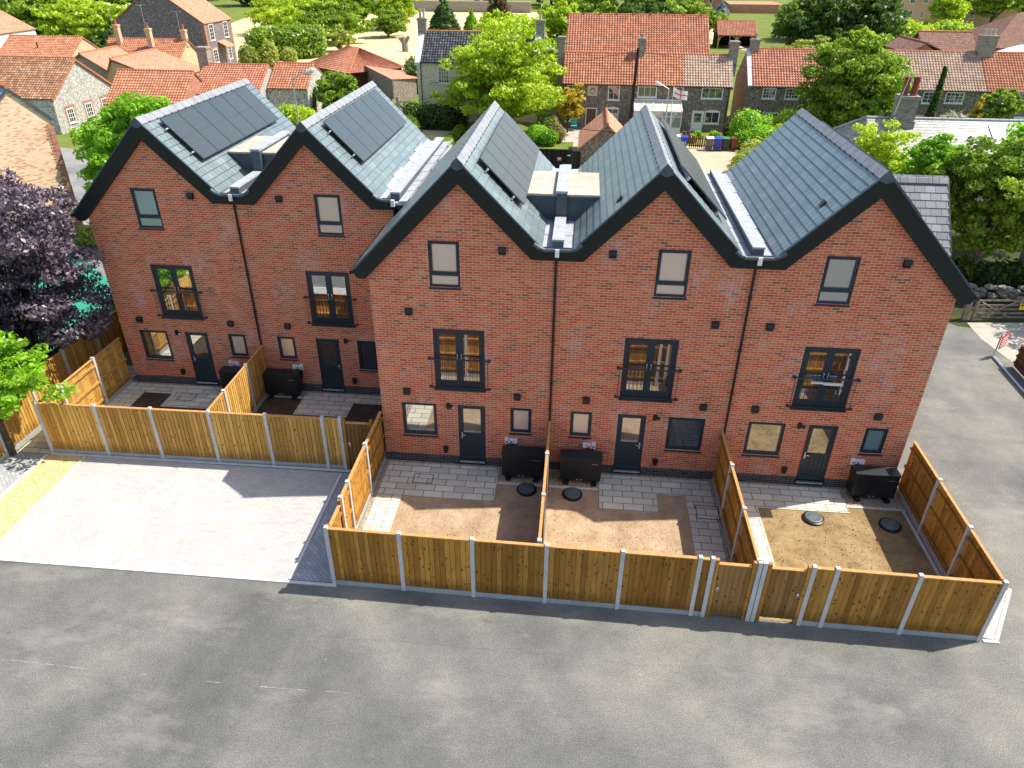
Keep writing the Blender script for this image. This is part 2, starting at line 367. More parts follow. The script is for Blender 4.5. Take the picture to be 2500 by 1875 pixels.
MT['bingreen'] = m_plain('green_lid', (.03, .2, .04), .4, .4)
MT['binbrown'] = m_plain('brown_bin_plastic', (.18, .045, .015), .45, .4)
MT['bark'] = m_plain('bark', (.09, .07, .05), .95, .1, var=.4, scale=8)
MT['barkpale'] = m_plain('pale_bark', (.25, .21, .17), .95, .1, var=.4, scale=8)
MT['browndoor'] = m_plain('brown_door_paint', (.14, .06, .035), .6, .3)
MT['flagred'] = m_plain('flag_red', (.62, .12, .10), .7, .2)
MT['teal'] = m_plain('teal_paint', (.05, .35, .35), .5, .4)
MT['chalk'] = m_plain('worn_chalk', (.4, .39, .36), .9, .1, var=.3, scale=9)
MT['render'] = m_plain('cream_render', (.62, .52, .36), .9, .2, var=.1, scale=2)
MT['polycarb'] = m_plain('cream_blind', (.66, .58, .42), .5, .4, var=.05)
MT['cream_plaque'] = m_plain('cream_plaque', (.6, .5, .34), .7, .3)
MT['purplewhite'] = m_plain('white_canvas', (.75, .7, .8), .6, .3, var=.05)
MT['yellowhose'] = m_plain('yellow_hose', (.6, .4, .03), .5, .4)

def m_glass(name, tint=(.9, .95, 1), fac=.5, rough=.015, base=(.012, .016, .02), wob=.02):
    m = bpy.data.materials.new(name); m.use_nodes = True; t = m.node_tree
    out = t.nodes['Material Output']; p = t.nodes['Principled BSDF']
    p.inputs['Base Color'].default_value = (*base, 1); p.inputs['Roughness'].default_value = .5
    g = t.nodes.new('ShaderNodeBsdfGlossy'); g.inputs['Roughness'].default_value = rough; g.inputs['Color'].default_value = (*tint, 1)
    n = t.nodes.new('ShaderNodeTexNoise'); n.inputs['Scale'].default_value = 1.3
    bp = t.nodes.new('ShaderNodeBump'); bp.inputs['Strength'].default_value = wob; bp.inputs['Distance'].default_value = .05
    t.links.new(n.outputs[0], bp.inputs['Height']); t.links.new(bp.outputs[0], g.inputs['Normal'])
    x = t.nodes.new('ShaderNodeMixShader'); x.inputs[0].default_value = fac
    t.links.new(p.outputs[0], x.inputs[1]); t.links.new(g.outputs[0], x.inputs[2]); t.links.new(x.outputs[0], out.inputs[0])
    return m
MT['glass'] = m_glass('window_glass')
MT['glassdark'] = m_glass('dim_window_glass', fac=.2, base=(.018, .028, .04))
MT['frost'] = m_glass('frosted_glass', fac=.2, rough=.2, base=(.66, .46, .34))
MT['frostdark'] = m_glass('grey_frosted_glass', fac=.35, rough=.2, base=(.17, .155, .145))
MT['frostblue'] = m_glass('blue_frosted_glass', fac=.28, rough=.25, base=(.11, .24, .26))
MT['oldglass'] = m_glass('old_window_glass', fac=.3, rough=.05, base=(.05, .06, .07), wob=.2)
MT['conserv'] = m_glass('conservatory_glass', fac=.25, rough=.08, base=(.3, .33, .33))

def m_solar():
    b = NB('solar_cells', .33, .6); uv = b.uv()
    r, f = b.brick(uv, .084, .168, .0022, 0.0)
    c = b.mix(f, b.ramp(r, [(0, (.035, .048, .05)), (1, (.042, .056, .058))]), (.075, .09, .09)); return b.col(c)
MT['solar'] = m_solar()

LEAFCOL = {
 'lime': [(0.244, 0.39, 0.015), (0.464, 0.634, 0.024), (0.708, 0.8, 0.061)],
 'mid': [(0.085, 0.195, 0.012), (0.232, 0.378, 0.02), (0.464, 0.61, 0.043)],
 'dark': [(0.034, 0.091, 0.015), (0.091, 0.183, 0.022), (0.232, 0.329, 0.037)],
 'conifer': [(.025, .08, .02), (.06, .15, .03), (.15, .25, .05)],
 'olive': [(0.207, 0.268, 0.037), (0.354, 0.427, 0.061), (0.561, 0.61, 0.122)],
 'gold': [(.38, .29, .015), (.6, .46, .03), (.75, .63, .06)],
 'purple': [(0.049, 0.032, 0.055), (0.122, 0.081, 0.112), (0.305, 0.213, 0.262)],
 'bright': [(0.11, 0.281, 0.01), (0.256, 0.525, 0.015), (0.5, 0.756, 0.049)],
 'willow': [(.2, .32, .03), (.3, .45, .045), (.45, .58, .07)],
 'blue': [(.2, .26, .26), (.3, .36, .36), (.42, .47, .46)],
 'pampas': [(.2, .26, .08), (.4, .42, .22), (.62, .56, .42)],
 'flower': [(.08, .2, .02), (.2, .32, .05), (.6, .16, .14)],
 'rust': [(.1, .05, .025), (.16, .09, .035), (.14, .16, .03)],
}
def m_leaf(key):
    c = LEAFCOL[key]; m = bpy.data.materials.new('leaves_'+key); m.use_nodes = True; t = m.node_tree
    out = t.nodes['Material Output']; t.nodes.remove(t.nodes['Principled BSDF'])
    a = t.nodes.new('ShaderNodeAttribute'); a.attribute_name = 'tint'
    r = t.nodes.new('ShaderNodeValToRGB'); r.color_ramp.elements.new(.5)
    for e, p, k in zip(r.color_ramp.elements, (.05, .5, .95), c): e.position = p; e.color = (*k, 1)
    t.links.new(a.outputs['Fac'], r.inputs[0])
    d = t.nodes.new('ShaderNodeBsdfDiffuse'); tr = t.nodes.new('ShaderNodeBsdfTranslucent'); g = t.nodes.new('ShaderNodeBsdfGlossy')
    g.inputs['Roughness'].default_value = .45; g.inputs['Color'].default_value = (.6, .6, .6, 1)
    t.links.new(r.outputs[0], d.inputs[0]); t.links.new(r.outputs[0], tr.inputs[0])
    x = t.nodes.new('ShaderNodeMixShader'); x.inputs[0].default_value = .52 if key != 'purple' else .3
    t.links.new(d.outputs[0], x.inputs[1]); t.links.new(tr.outputs[0], x.inputs[2])
    y = t.nodes.new('ShaderNodeMixShader'); y.inputs[0].default_value = .05 if key != 'purple' else .1
    t.links.new(x.outputs[0], y.inputs[1]); t.links.new(g.outputs[0], y.inputs[2]); t.links.new(y.outputs[0], out.inputs[0])
    return m
LM = {k: m_leaf(k) for k in LEAFCOL}

# ------------------------------------------------------------------ foliage
def leaf_mesh(name, clumps, n, size, key, parent, seed, shell=.6, flat=.0, elong=1.0):
    n = int(n*1.7); size *= .70
    R = np.random.default_rng(seed); cl = np.array(clumps, float)
    wgt = (cl[:, 3]*cl[:, 4]*cl[:, 5])**.5; wgt /= wgt.sum()
    idx = R.choice(len(cl), n, p=wgt); d = R.normal(size=(n, 3)); d /= np.linalg.norm(d, axis=1)[:, None]
    rr = shell+(1-shell)*R.random(n); rr = np.where(R.random(n) < .12, rr*1.18, rr)
    P = cl[idx, :3]+d*cl[idx, 3:6]*rr[:, None]
    keep = P[:, 2] > .03; P = P[keep]; d = d[keep]; idx = idx[keep]; n = len(P)
    nrm = d*.7+R.normal(size=(n, 3))*.65+np.array([0, 0, .35+flat]); nrm /= np.linalg.norm(nrm, axis=1)[:, None]
    a = np.cross(nrm, R.normal(size=(n, 3))); a /= np.linalg.norm(a, axis=1)[:, None]; b = np.cross(nrm, a)
    s = size*(.55+.9*R.random(n)); a *= (s*elong)[:, None]; b *= (s*.62)[:, None]; c = nrm*(s*.18)[:, None]
    V = np.stack([P-a, P-b*.9+c, P+a, P+b*.9+c], 1).reshape(-1, 3)
    r = parent
    while r.parent: r = r.parent
    V -= np.array(r.location)
    m = bpy.data.meshes.new(name); m.vertices.add(4*n); m.vertices.foreach_set('co', V.ravel().astype('f4'))
    m.loops.add(4*n); m.loops.foreach_set('vertex_index', np.arange(4*n, dtype='i4'))
    m.polygons.add(n); m.polygons.foreach_set('loop_start', np.arange(0, 4*n, 4, dtype='i4')); m.polygons.foreach_set('loop_total', np.full(n, 4, 'i4'))
    at = m.attributes.new('tint', 'FLOAT', 'FACE'); ct = np.clip(np.repeat(R.random(len(cl)//9+1), 9)[:len(cl)]*.6+.4*R.random(len(cl)), 0, 1) if len(cl) > 60 else R.random(len(cl))
    at.data.foreach_set('value', np.clip(.45*ct[idx]+.55*R.random(n), 0, 1).astype('f4'))
    m.materials.append(LM[key]); m.update(calc_edges=True); m.validate()
    o = bpy.data.objects.new(name, m); C.objects.link(o); o.parent = parent; return o
def crown(cx, cy, z0, z1, R, n, seed, sub=.42):
    """main boughs spread over an uneven envelope, each broken into small leafy tufts"""
    g = random.Random(seed); boughs = []; out = []; cz = (z0+z1)/2; H = (z1-z0)/2
    ph = [g.random()*6.28 for _ in range(3)]
    for k in range(n):
        t = 2*math.pi*(k*.618+g.random()*.25); zz = -1+2*(k+.5)/n; q = math.sqrt(max(0, 1-zz*zz))
        env = 1+.14*math.sin(2*t+ph[0])+.10*math.sin(3*t+2*zz+ph[1])+.08*math.sin(5*zz+ph[2])
        f = (.55+.33*g.random())*env; s = sub*(.55+.75*g.random())
        boughs.append((cx+R*f*q*math.cos(t), cy+R*f*q*math.sin(t), cz+H*f*zz, R*s, R*s, min(R, H)*s*.8))
    boughs.append((cx, cy, cz, R*.5, R*.5, H*.5))
    for (x, y, z, a, b, c) in boughs:
        for _ in range(9):
            u, v = g.random()*6.28, g.random()*2-1; w_ = math.sqrt(1-v*v); r = .55+.6*g.random(); e = .22+.26*g.random()
            out.append((x+a*r*w_*math.cos(u), y+b*r*w_*math.sin(u), z+c*r*v, a*e*1.15, b*e*1.15, c*e*.8))
    crown.boughs = boughs; return out
def tree(name, label, cat, x, y, R, z0, z1, key, n, size, seed, group=None, trunk=True, bark='bark', nc=22, sub=.42, lean=(0, 0), shell=.6, stem=None, elong=1.0):
    t = thing(name, label, cat, (x, y, 0), group=group)
    cx, cy = x+lean[0], y+lean[1]; cl = crown(cx, cy, z0, z1, R, nc, seed, sub)
    if trunk:
        m = MB(); r0 = stem or max(.06, R*.055); top = Vector((cx, cy, z0+(z1-z0)*.55))
        m.tube([(x, y, -.05), (x+(cx-x)*.3, y+(cy-y)*.3, z0*.6+.1), tuple(top)], [r0*1.25, r0, r0*.4], 8)
        cl_ = crown.boughs
        for k in range(0, len(cl_)-1, 2):
            a = Vector((x+(cx-x)*.5, y+(cy-y)*.5, z0*.7+(z1-z0)*.12*(k % 4)/3)); b_ = Vector(cl_[k][:3]); mid = a.lerp(b_, .5)+Vector((0, 0, .06*R))
            m.tube([a, mid, b_], [r0*.45, r0*.3, r0*.1], 5)
        m.build('trunk', MT[bark], t)
    leaf_mesh('crown', cl, n, size, key, t, seed, shell, elong=elong); return t
def conifer(name, label, x, y, R, h, key, n, size, seed, z0=.3, group=None):
    t = thing(name, label, 'tree', (x, y, 0), group=group); g = random.Random(seed); cl = []
    L = 9
    for k in range(L):
        f = k/(L-1); rr = R*(1-f)**.8+.06*R; z = z0+(h-z0)*f
        for j in range(max(1, int(6*(1-f)))):
            a = 2*math.pi*(j/max(1, int(6*(1-f)))+k*.37); cl.append((x+rr*.55*math.cos(a), y+rr*.55*math.sin(a), z, rr*.55+.05, rr*.55+.05, h*.085))
    m = MB(); m.tube([(x, y, -.05), (x, y, h*.92)], [R*.1, .02], 7); m.build('trunk', MT['bark'], t)
    leaf_mesh('crown', cl, n, size, key, t, seed, .45, elong=1.3); return t
def shrub(name, label, boxes, key, n, size, seed, cat='shrub', group=None, stem=True):
    cx = sum(b[0] for b in boxes)/len(boxes); cy = sum(b[1] for b in boxes)/len(boxes)
    t = thing(name, label, cat, (cx, cy, 0), group=group)
    if stem:
        m = MB()
        for b in boxes[:6]: m.tube([(b[0]*.8+cx*.2, b[1]*.8+cy*.2, -.03), (b[0], b[1], max(.1, b[2]))], [.05, .02], 5)
        m.build('stem', MT['bark'], t)
    leaf_mesh('foliage', boxes, n, size, key, t, seed, .55); return t

# ------------------------------------------------------------------ ground
def sheet(name, poly, z, m, th=None):
    b = MB()
    if th: b.prism(list(poly), 'z', z-th, z)
    else: b.face([(p[0], p[1], z) for p in poly])
    return struct(name, b, MT[m])
R4 = lambda x0, x1, y0, y1: [(x0, y0), (x1, y0), (x1, y1), (x0, y1)]
sheet('ground', R4(-900, 900, -300, 1500), -.03, 'grass')
sheet('asphalt_road', [(-60, -60), (60, -60), (60, 4), (22.7, 12.2), (20.5, 15), (15.9, 15), (15.5, 9), (-11, 8), (-11, -.7), (-12.6, -.7), (-60, -3)], 0, 'asphalt')
sheet('scalpings', [(23.5, 9.0), (33, 8), (33, 13.6), (23.3, 12.6), (23.2, 11)], .008, 'whitestone')
sheet('verge_lane_shade', [(18, 10.5), (23.3, 11.2), (34, 8), (50, 8), (45, 30), (17, 30), (17, 13)], -.006, 'bed_shade')  # dark verge; near the lane its colour stands for asphalt in shade
sheet('block_paving', R4(-9.66, -1.3, -5.42, -.86), .020, 'block')
sheet('path', R4(-1.2, -.1, -5.38, -.86), .016, 'blockgrey_shade')  # same blocks as the bay, with shade put into their blue-grey colour
sheet('grey_path', [(-14, -5.42), (-11.05, -5.42), (-11.05, -.86), (-12.1, -.86), (-12.4, -1.6), (-13, -3)], .016, 'blockgrey_shade')
sheet('gravel_strip', R4(-10.98, -9.78, -5.42, -.86), .012, 'goldgravel')
sheet('corner_paving', [(15.83, -5.5), (16.18, -5.58), (17.3, -3.9), (17.2, -3.6), (15.83, -3.6)], .014, 'block')
sheet('side_path', R4(-12.05, -10.92, -.84, 5), .018, 'flags')
sheet('yard', R4(5, 24, 34, 46.5), -.012, 'yard')
sheet('cottage_path', R4(3.9, 9, 46.5, 52.7), -.008, 'whitestone')
sheet('field', [(-62, 90), (-20, 78), (-8, 120), (-4, 140), (20, 150), (34, 118), (40, 160), (20, 205), (-85, 210)], -.015, 'drygrass')
sheet('lawn', [(-9.5, 41), (-5.6, 40), (-5, 49.6), (-9.6, 50)], -.012, 'drygrass')
sheet('street', [(-36, 18), (-24, 19), (-17.5, 12), (-13, 16), (-16, 24), (-24, 36), (-44, 41), (-60, 38)], -.004, 'road')
sheet('sports_court', [(-30, 2), (-12.6, 2), (-12.6, 11), (-16.6, 12.4), (-21.2, 16.6), (-30, 18)], .006, 'court')
sheet('car_park', R4(55, 130, 158, 200), -.012, 'yard')
def kerb(name, segs):
    b = MB()
    for (x0, y0, x1, y1) in segs:
        L = math.hypot(x1-x0, y1-y0); b.obox((x0, y0), ((x1-x0)/L, (y1-y0)/L), 0, L, -.04, .04, -.05, .034)
    struct(name, b, MT['kerb'])
kerb('edging_kerb', [(-9.72, -5.38, -9.72, -.9), (-11.02, -5.38, -11.02, -.9), (-1.25, -5.38, -1.25, -.9), (-14, -5.46, 0, -5.46), (-10.9, -.82, -.1, -.74),
                     (16.22, -5.6, 17.36, -3.85), (15.9, -5.64, 16.26, -5.64)])
b = MB()   # chalky survey line on the asphalt
for x0, y0, x1, y1, wd in [(-7.4, -8.42, -6.1, -8.44, .05), (-5.9, -8.45, -4.75, -8.49, .04), (-3.6, -8.5, -3.45, -8.5, .03), (-2.1, -8.53, -1.7, -8.53, .025), (-.8, -8.54, .25, -8.53, .045), (.7, -8.51, 1.29, -8.5, .03)]:
    L = math.hypot(x1-x0, y1-y0); t = ((x1-x0)/L, (y1-y0)/L); n = 6
    for k in range(n):
        a, c = L*k/n, L*(k+1.)/n; wv = wd*(.05+.25*rnd.random())
        P = lambda l, q: (x0+t[0]*l-t[1]*q, y0+t[1]*l+t[0]*q, .004)
        b.face([P(a, -wv*.6), P(c, -wv*rnd.random()), P(c, wv*rnd.random()), P(a, wv*.5)])
struct('chalk_line', b, MT['chalk'])

# ------------------------------------------------------------------ gardens
def garden(x0, x1, yb, yw, soil, flags, pads, dark=None, margin=True):
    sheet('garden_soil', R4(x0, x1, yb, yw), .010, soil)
    if margin: sheet('gravel_margin', R4(x0, x1, yw-.15, yw), .015, 'gravel')
    for f in flags: sheet('patio', R4(*f), .032, 'flags', .03)
    for p in pads: sheet('gravel_bed', R4(*p), .018, 'gravel')
garden(0, 5.17, -5.4, 0, 'soil', [(.12, 3.65, -1.77, -.13), (.12, .88, -5.3, -1.77)], [(3.65, 5.17, -.85, 0), (0, .12, -5.4, 0)])
garden(5.25, 10.3, -5.45, 0, 'soil', [(6.8, 8.52, -1.77, -.13), (8.52, 9.4, -.91, -.13), (9.4, 10.2, -5.35, -.13)], [(5.25, 6.78, -.86, 0), (10.2, 10.3, -5.4, 0)])
garden(10.4, 15.8, -5.5, 0, 'soilbrown', [(10.5, 14.12, -1.23, -.13), (10.5, 11.47, -5.4, -1.23)], [(14.12, 15.8, -.9, 0)])
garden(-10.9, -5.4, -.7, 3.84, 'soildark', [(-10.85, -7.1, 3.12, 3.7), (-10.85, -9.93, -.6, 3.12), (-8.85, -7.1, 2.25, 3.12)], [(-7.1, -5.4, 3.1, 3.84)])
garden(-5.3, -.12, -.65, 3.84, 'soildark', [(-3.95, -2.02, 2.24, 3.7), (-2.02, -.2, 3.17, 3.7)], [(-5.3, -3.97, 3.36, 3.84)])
kerb('garden_edging', [(3.66, -.86, 5.15, -.86), (5.26, -.87, 6.78, -.87), (14.13, -.92, 15.8, -.92), (-5.3, 3.34, -3.98, 3.34), (15.72, -5.4, 15.72, -.95)])
def clods(name, x0, x1, y0, y1, n, m, zc, s0=.012, s1=.035, seed=1):
    g = random.Random(seed); b = MB()
    for _ in range(n):
        x, y, r, a = x0+(x1-x0)*g.random(), y0+(y1-y0)*g.random(), s0+(s1-s0)*g.random()**2.5, g.random()*3
        P = [(x+r*math.cos(a+k*1.571)*(.7+.6*g.random()), y+r*math.sin(a+k*1.571)*(.7+.6*g.random()), zc-.004) for k in range(4)]; T = (x+r*.3*(g.random()-.5), y, zc+r*(.5+.5*g.random()))
        for k in range(4): b.face([P[k], P[(k+1) % 4], T])
    tag(b.build(name, MT[m]), kind='stuff')
for q, a in enumerate([(.9, 5.1, -5.3, -1.85), (5.3, 9.3, -5.3, -1.85), (11.55, 15.7, -5.4, -1.3)]): clods('soil_clods', *a, 1500, 'soil' if q < 2 else 'soilbrown', .012, seed=q)
for q, a in enumerate([(3.7, 5.12, -.82, -.02), (5.28, 6.74, -.82, -.02), (14.2, 15.7, -.86, -.02), (.1, 10.2, -.13, -.01), (10.5, 15.7, -.13, -.01), (-5.2, -4, 3.4, 3.8)]): clods('gravel_stones', *a, 420, 'gravel', .02, .01, .022, seed=9+q)
def inspection_cover(x, y, label, w_=.62, d=.46):
    t = thing('inspection_cover', label, 'drain cover', (x, y, .032), group='recessed inspection covers')
    m = MB(); z = .036
    for q in ((-w_/2, w_/2, -d/2, -d/2+.022), (-w_/2, w_/2, d/2-.022, d/2), (-w_/2, -w_/2+.022, -d/2+.022, d/2-.022), (w_/2-.022, w_/2, -d/2+.022, d/2-.022)):
        m.box(x+q[0], x+q[1], y+q[2], y+q[3], .03, z+.004)
    m.build('rim', MT['blackplastic'], t)
    m = MB(); m.box(x-w_/2+.022, x+.08, y-d/2+.022, y+d/2-.022, .03, z); m.box(x+.09, x+w_/2-.022, y-d/2+.022, y+d/2-.022, .03, z); m.build('tray', MT['flags'], t)
inspection_cover(1.36, -.9, 'recessed drain cover set in the paved patio of the left front garden')
inspection_cover(9.95, -1.62, 'recessed drain cover in the slab path beside the ribbed dividing fence', .66, .6)
inspection_cover(-8.2, 2.92, 'recessed drain cover on the rear left patio next to dark soil patch')
def tank_lid(x, y, label):
    t = thing('tank_lid', label, 'tank lid', (x, y, .0), group='round tank lids in the gardens')
    m = MB(); m.lathe(x, y, [(.30, .0), (.30, .07), (.255, .085), (.255, .08)], 28); m.build('collar', MT['blackplastic'], t)
    m = MB(); m.lathe(x, y, [(.25, .082), (.24, .105), (.2, .115), (.19, .108), (.1, .114), (0, .116)], 28)
    for k in range(12):
        a = k*math.pi/6; m.obox((x, y), (math.cos(a), math.sin(a)), .1, .2, -.012, .012, .108, .122)
    m.build('cover', MT['tanklid'], t, smooth=False)
MT['tanklid'] = m_plain('grey_green_lid', (.1, .13, .13), .5, .4)
tank_lid(4.6, -1.12, 'dark round tank lid on shaded soil left of the narrow central fence')
tank_lid(5.99, -1.2, 'dark round tank lid on soil right of the narrow central fence')
tank_lid(12.98, -1.58, 'sunlit pale grey round tank lid in the right-hand garden')
tank_lid(15.1, -1.66, 'round tank lid in the shadow of the right-hand garden fence')

# ------------------------------------------------------------------ townhouses
W = 5.22; MM = 1.02; ZR = 9.62; YF = -.13; DEP = 8.2
OPEN = {'T': (1.715, 2.573, 6.10, 7.437), 'F': (1.717, 3.222, 2.82, 4.805), 'D': (2.367, 3.21, .17, 2.247), 'K': (.63, 1.704, 1.06, 2.241), 'S': (3.986, 4.629, 1.35, 2.249)}
def clip(poly, a, b_, c):
    out = []
    for i in range(len(poly)):
        p, q = poly[i], poly[(i+1) % len(poly)]; fp = a*p[0]+b_*p[1]-c; fq = a*q[0]+b_*q[1]-c
        if fp <= 0: out.append(p)
        if (fp < 0) != (fq < 0): t = fp/(fp-fq); out.append((p[0]+(q[0]-p[0])*t, p[1]+(q[1]-p[1])*t))
    return out
def slates(mb, A, B, Cc, D, gauge=.25, lip=.015, jw=.3):
    """stepped slate courses; A-B eave edge, D-C ridge edge"""
    A, B, Cc, D = map(Vector, (A, B, Cc, D)); n = (B-A).cross(D-A).normalized(); L = (D-A).length; N = max(1, round(L/gauge)); w_ = (B-A).length
    for k in range(N):
        s0, s1 = k/N, min(1, (k+1.0)/N)
        a, b_ = A.lerp(D, s0)+n*lip, B.lerp(Cc, s0)+n*lip; c, d = B.lerp(Cc, s1)+n*.002, A.lerp(D, s1)+n*.002
        v0, v1 = k*.25+.002, (k+1)*.25-.002
        mb.face([a, b_, c, d], [(0, v0), (w_, v0), (w_, v1), (0, v1)])
        a2, b2 = A.lerp(D, s0)-n*.004, B.lerp(Cc, s0)-n*.004
        mb.face([a2, b2, b_, a], [(0, v0), (w_, v0), (w_, v0+.01), (0, v0+.01)])
def ridge_cap(mb, clips, x, y0, y1, z, m=MM, hw=.17, seg=.46):
    n = int((y1-y0)/seg)
    for k in range(n):
        a, c = y0+(y1-y0)*k/n+.008, y0+(y1-y0)*(k+1)/n-.008
        for s in (-1, 1):
            P = [(x, z+.04), (x+s*hw, z+.042-m*hw), (x+s*hw, z+.02-m*hw), (x, z+.010)]
            mb.prism(P, 'y', a, c)
        if k:
            mb.cur = 1
            for s in (-1, 1): mb.box(x+s*hw-.02, x+s*hw+.018, a-.025, a+.01, z-m*hw+.01, z-m*hw+.052)
            mb.cur = 0

def townhouse(X, Y, mir, label, left_eave, right_eave, vents, valley_r, dormer=None, panels=None, frost='frost', kglass='glass', sglass='frost', wall_ext=0., extra=None, slate_pat=False):
    t = thing('townhouse', label, 'house', (X, Y, 0), group='gabled brick townhouses')
    fx = (lambda a: X+W-a) if mir else (lambda a: X+a)
    xr = X+W/2
    def span(k):
        a, c, z0, z1 = OPEN[k]; p, q = fx(a), fx(c); return min(p, q), max(p, q), z0, z1
    # --- wall with holes
    xs = sorted({X, X+W+wall_ext} | {v for k in OPEN for v in span(k)[:2]}); zs = sorted({.32, 9.2} | {v for k in OPEN for v in span(k)[2:] if v > .32})
    m = MB()
    for x0, x1 in zip(xs, xs[1:]):
        for z0, z1 in zip(zs, zs[1:]):
            cx, cz = (x0+x1)/2, (z0+z1)/2
            if any(s[0] < cx < s[1] and s[2] < cz < s[3] for s in (span(k) for k in OPEN)): continue
            p = [(x0, z0), (x1, z0), (x1, z1), (x0, z1)]
            p = clip(p, MM, 1, ZR-.2+MM*xr) if p else p
            p = clip(p, -MM, 1, ZR-.2-MM*xr) if p else p
            if len(p) > 2: m.face([(q[0], Y, q[1]) for q in p])
    zl = ZR-.2-MM*W/2; dx = (7.12-zl)/MM
    if not left_eave: m.face([(X, Y, zl), (X+dx, Y, 7.12), (X, Y, 7.12)])
    if not right_eave: m.face([(X+W, Y, zl), (X+W, Y, 7.12), (X+W-dx, Y, 7.12)])
    for k in OPEN:
        x0, x1, z0, z1 = span(k); d = .09; z0 = max(z0, .32)
        m.face([(x0, Y, z0), (x0, Y+d, z0), (x0, Y+d, z1), (x0, Y, z1)]); m.face([(x1, Y, z0), (x1, Y, z1), (x1, Y+d, z1), (x1, Y+d, z0)])
        m.face([(x0, Y, z1), (x0, Y+d, z1), (x1, Y+d, z1), (x1, Y, z1)])
        if k != 'D': m.face([(x0, Y, z0), (x1, Y, z0), (x1, Y+d, z0), (x0, Y+d, z0)])
    ze = ZR-.2-MM*W/2
    for x, s in ((X, 0), (X+W+wall_ext, 1)):
        q = [(x, Y, .0), (x, Y+8, .0), (x, Y+8, ze), (x, Y, ze)]; m.face(q if s else q[::-1])
    m.face([(X, Y+8, 0), (X, Y+8, ze), (xr, Y+8, ZR-.2), (X+W, Y+8, ze), (X+W, Y+8, 0)])
    m.build('wall', MT['brick'], t)
    # --- plinth
    d0, d1 = span('D')[:2]; m = MB(); m.box(X, d0-.02, Y-.006, Y+.1, -.02, .325); m.box(d1+.02, X+W+wall_ext, Y-.006, Y+.1, -.02, .325); m.build('plinth', MT['plinth'], t)
    # --- windows
    def window(k, g, split=None, g2=None):
        x0, x1, z0, z1 = span(k); f = .062; ya, yb_ = Y+.03, Y+.10
        m = MB(); m.box(x0, x0+f, ya, yb_, z0, z1); m.box(x1-f, x1, ya, yb_, z0, z1); m.box(x0+f, x1-f, ya, yb_, z1-f, z1); m.box(x0+f, x1-f, ya, yb_, z0, z0+f)
        if split: m.box(x0+f, x1-f, ya, yb_, split-.045, split+.045)
        # opening sash, set proud
        a, c = (split+.045 if split else z0+f), z1-f; s = .035
        m.box(x0+f-.01, x0+f+s, ya-.012, ya+.03, a, c); m.box(x1-f-s, x1-f+.01, ya-.012, ya+.03, a, c); m.box(x0+f+s, x1-f-s, ya-.012, ya+.03, c-s, c); m.box(x0+f+s, x1-f-s, ya-.012, ya+.03, a, a+s)
        fr = m.build('window', MT['anth'], t)
        p = MB(); p.box(x0+f, x1-f, Y+.055, Y+.085, (split+.045 if split else z0+f), z1-f); p.build('pane', MT[g], fr)
        if split: p = MB(); p.box(x0+f, x1-f, Y+.055, Y+.085, z0+f, split-.045); p.build('pane', MT[g2 or g], fr)
        m = MB(); m.prism([(Y-.045, z0-.055), (Y+.09, z0-.055), (Y+.09, z0-.002), (Y-.045, z0-.025)], 'x', x0-.025, x1+.025); m.build('sill', MT['anth'], fr)
    window('T', frost, 6.47, frost); window('K', kglass); window('S', sglass)
    # --- back door
    x0, x1, z0, z1 = span('D'); f = .055; ya, yb_ = Y+.03, Y+.1
    m = MB(); m.box(x0, x0+f, ya, yb_, z0, z1); m.box(x1-f, x1, ya, yb_, z0, z1); m.box(x0+f, x1-f, ya, yb_, z1-f, z1)
    a, c = x0+f, x1-f; st = .10; gz0, gz1 = 1.2, z1-f-.1
    m.box(a, a+st, Y+.045, Y+.095, z0+.03, z1-f); m.box(c-st, c, Y+.045, Y+.095, z0+.03, z1-f); m.box(a+st, c-st, Y+.045, Y+.095, gz1, z1-f); m.box(a+st, c-st, Y+.045, Y+.095, 1.08, gz0); m.box(a+st, c-st, Y+.045, Y+.095, z0+.03, z0+.2)
    for k in range(4):
        p0 = a+st+(c-a-2*st)*k/4; m.box(p0+.004, p0+(c-a-2*st)/4-.004, Y+.058, Y+.09, z0+.2, 1.08)
    m.box(a+st, c-st, Y+.07, Y+.09, z0+.2, 1.08)
    dr = m.build('back_door', MT['anth'], t)
    p = MB(); p.box(a+st, c-st, Y+.06, Y+.085, gz0, gz1); p.build('glass_panel', MT['glass'], dr)
    hx = (a+.05) if not mir else (c-.05); sg = 1 if not mir else -1
    m = MB(); m.box(hx-.018, hx+.018, Y+.03, Y+.046, 1.0, 1.22); m.box(min(hx, hx+sg*.12), max(hx, hx+sg*.12), Y-.005, Y+.015, 1.12, 1.145); m.box(hx-.01, hx+.01, Y+.0, Y+.03, 1.12, 1.145); m.build('handle', MT['chrome'], dr)
    m = MB(); m.box(x0-.03, x1+.03, Y-.05, Y+.1, .1, .17); m.build('threshold', MT['anth'], dr)
    m = MB(); m.box(x0+.02, x1-.02, Y-.056, Y-.05, .12, .165); m.box(x0+.02, x1-.02, Y-.05, Y+.0, .1705, .176); m.build('threshold_strip', MT['chrome'], dr)
    # --- french door + railing
    x0, x1, z0, z1 = span('F'); m = MB(); f = .07; xm = (x0+x1)/2
    m.box(x0, x0+f, ya, yb_, z0, z1); m.box(x1-f, x1, ya, yb_, z0, z1); m.box(x0+f, x1-f, ya, yb_, z1-f, z1); m.box(x0+f, x1-f, ya, yb_, z0, z0+f)
    leafs = ((x0+f, xm-.002), (xm+.002, x1-f)); s = .105
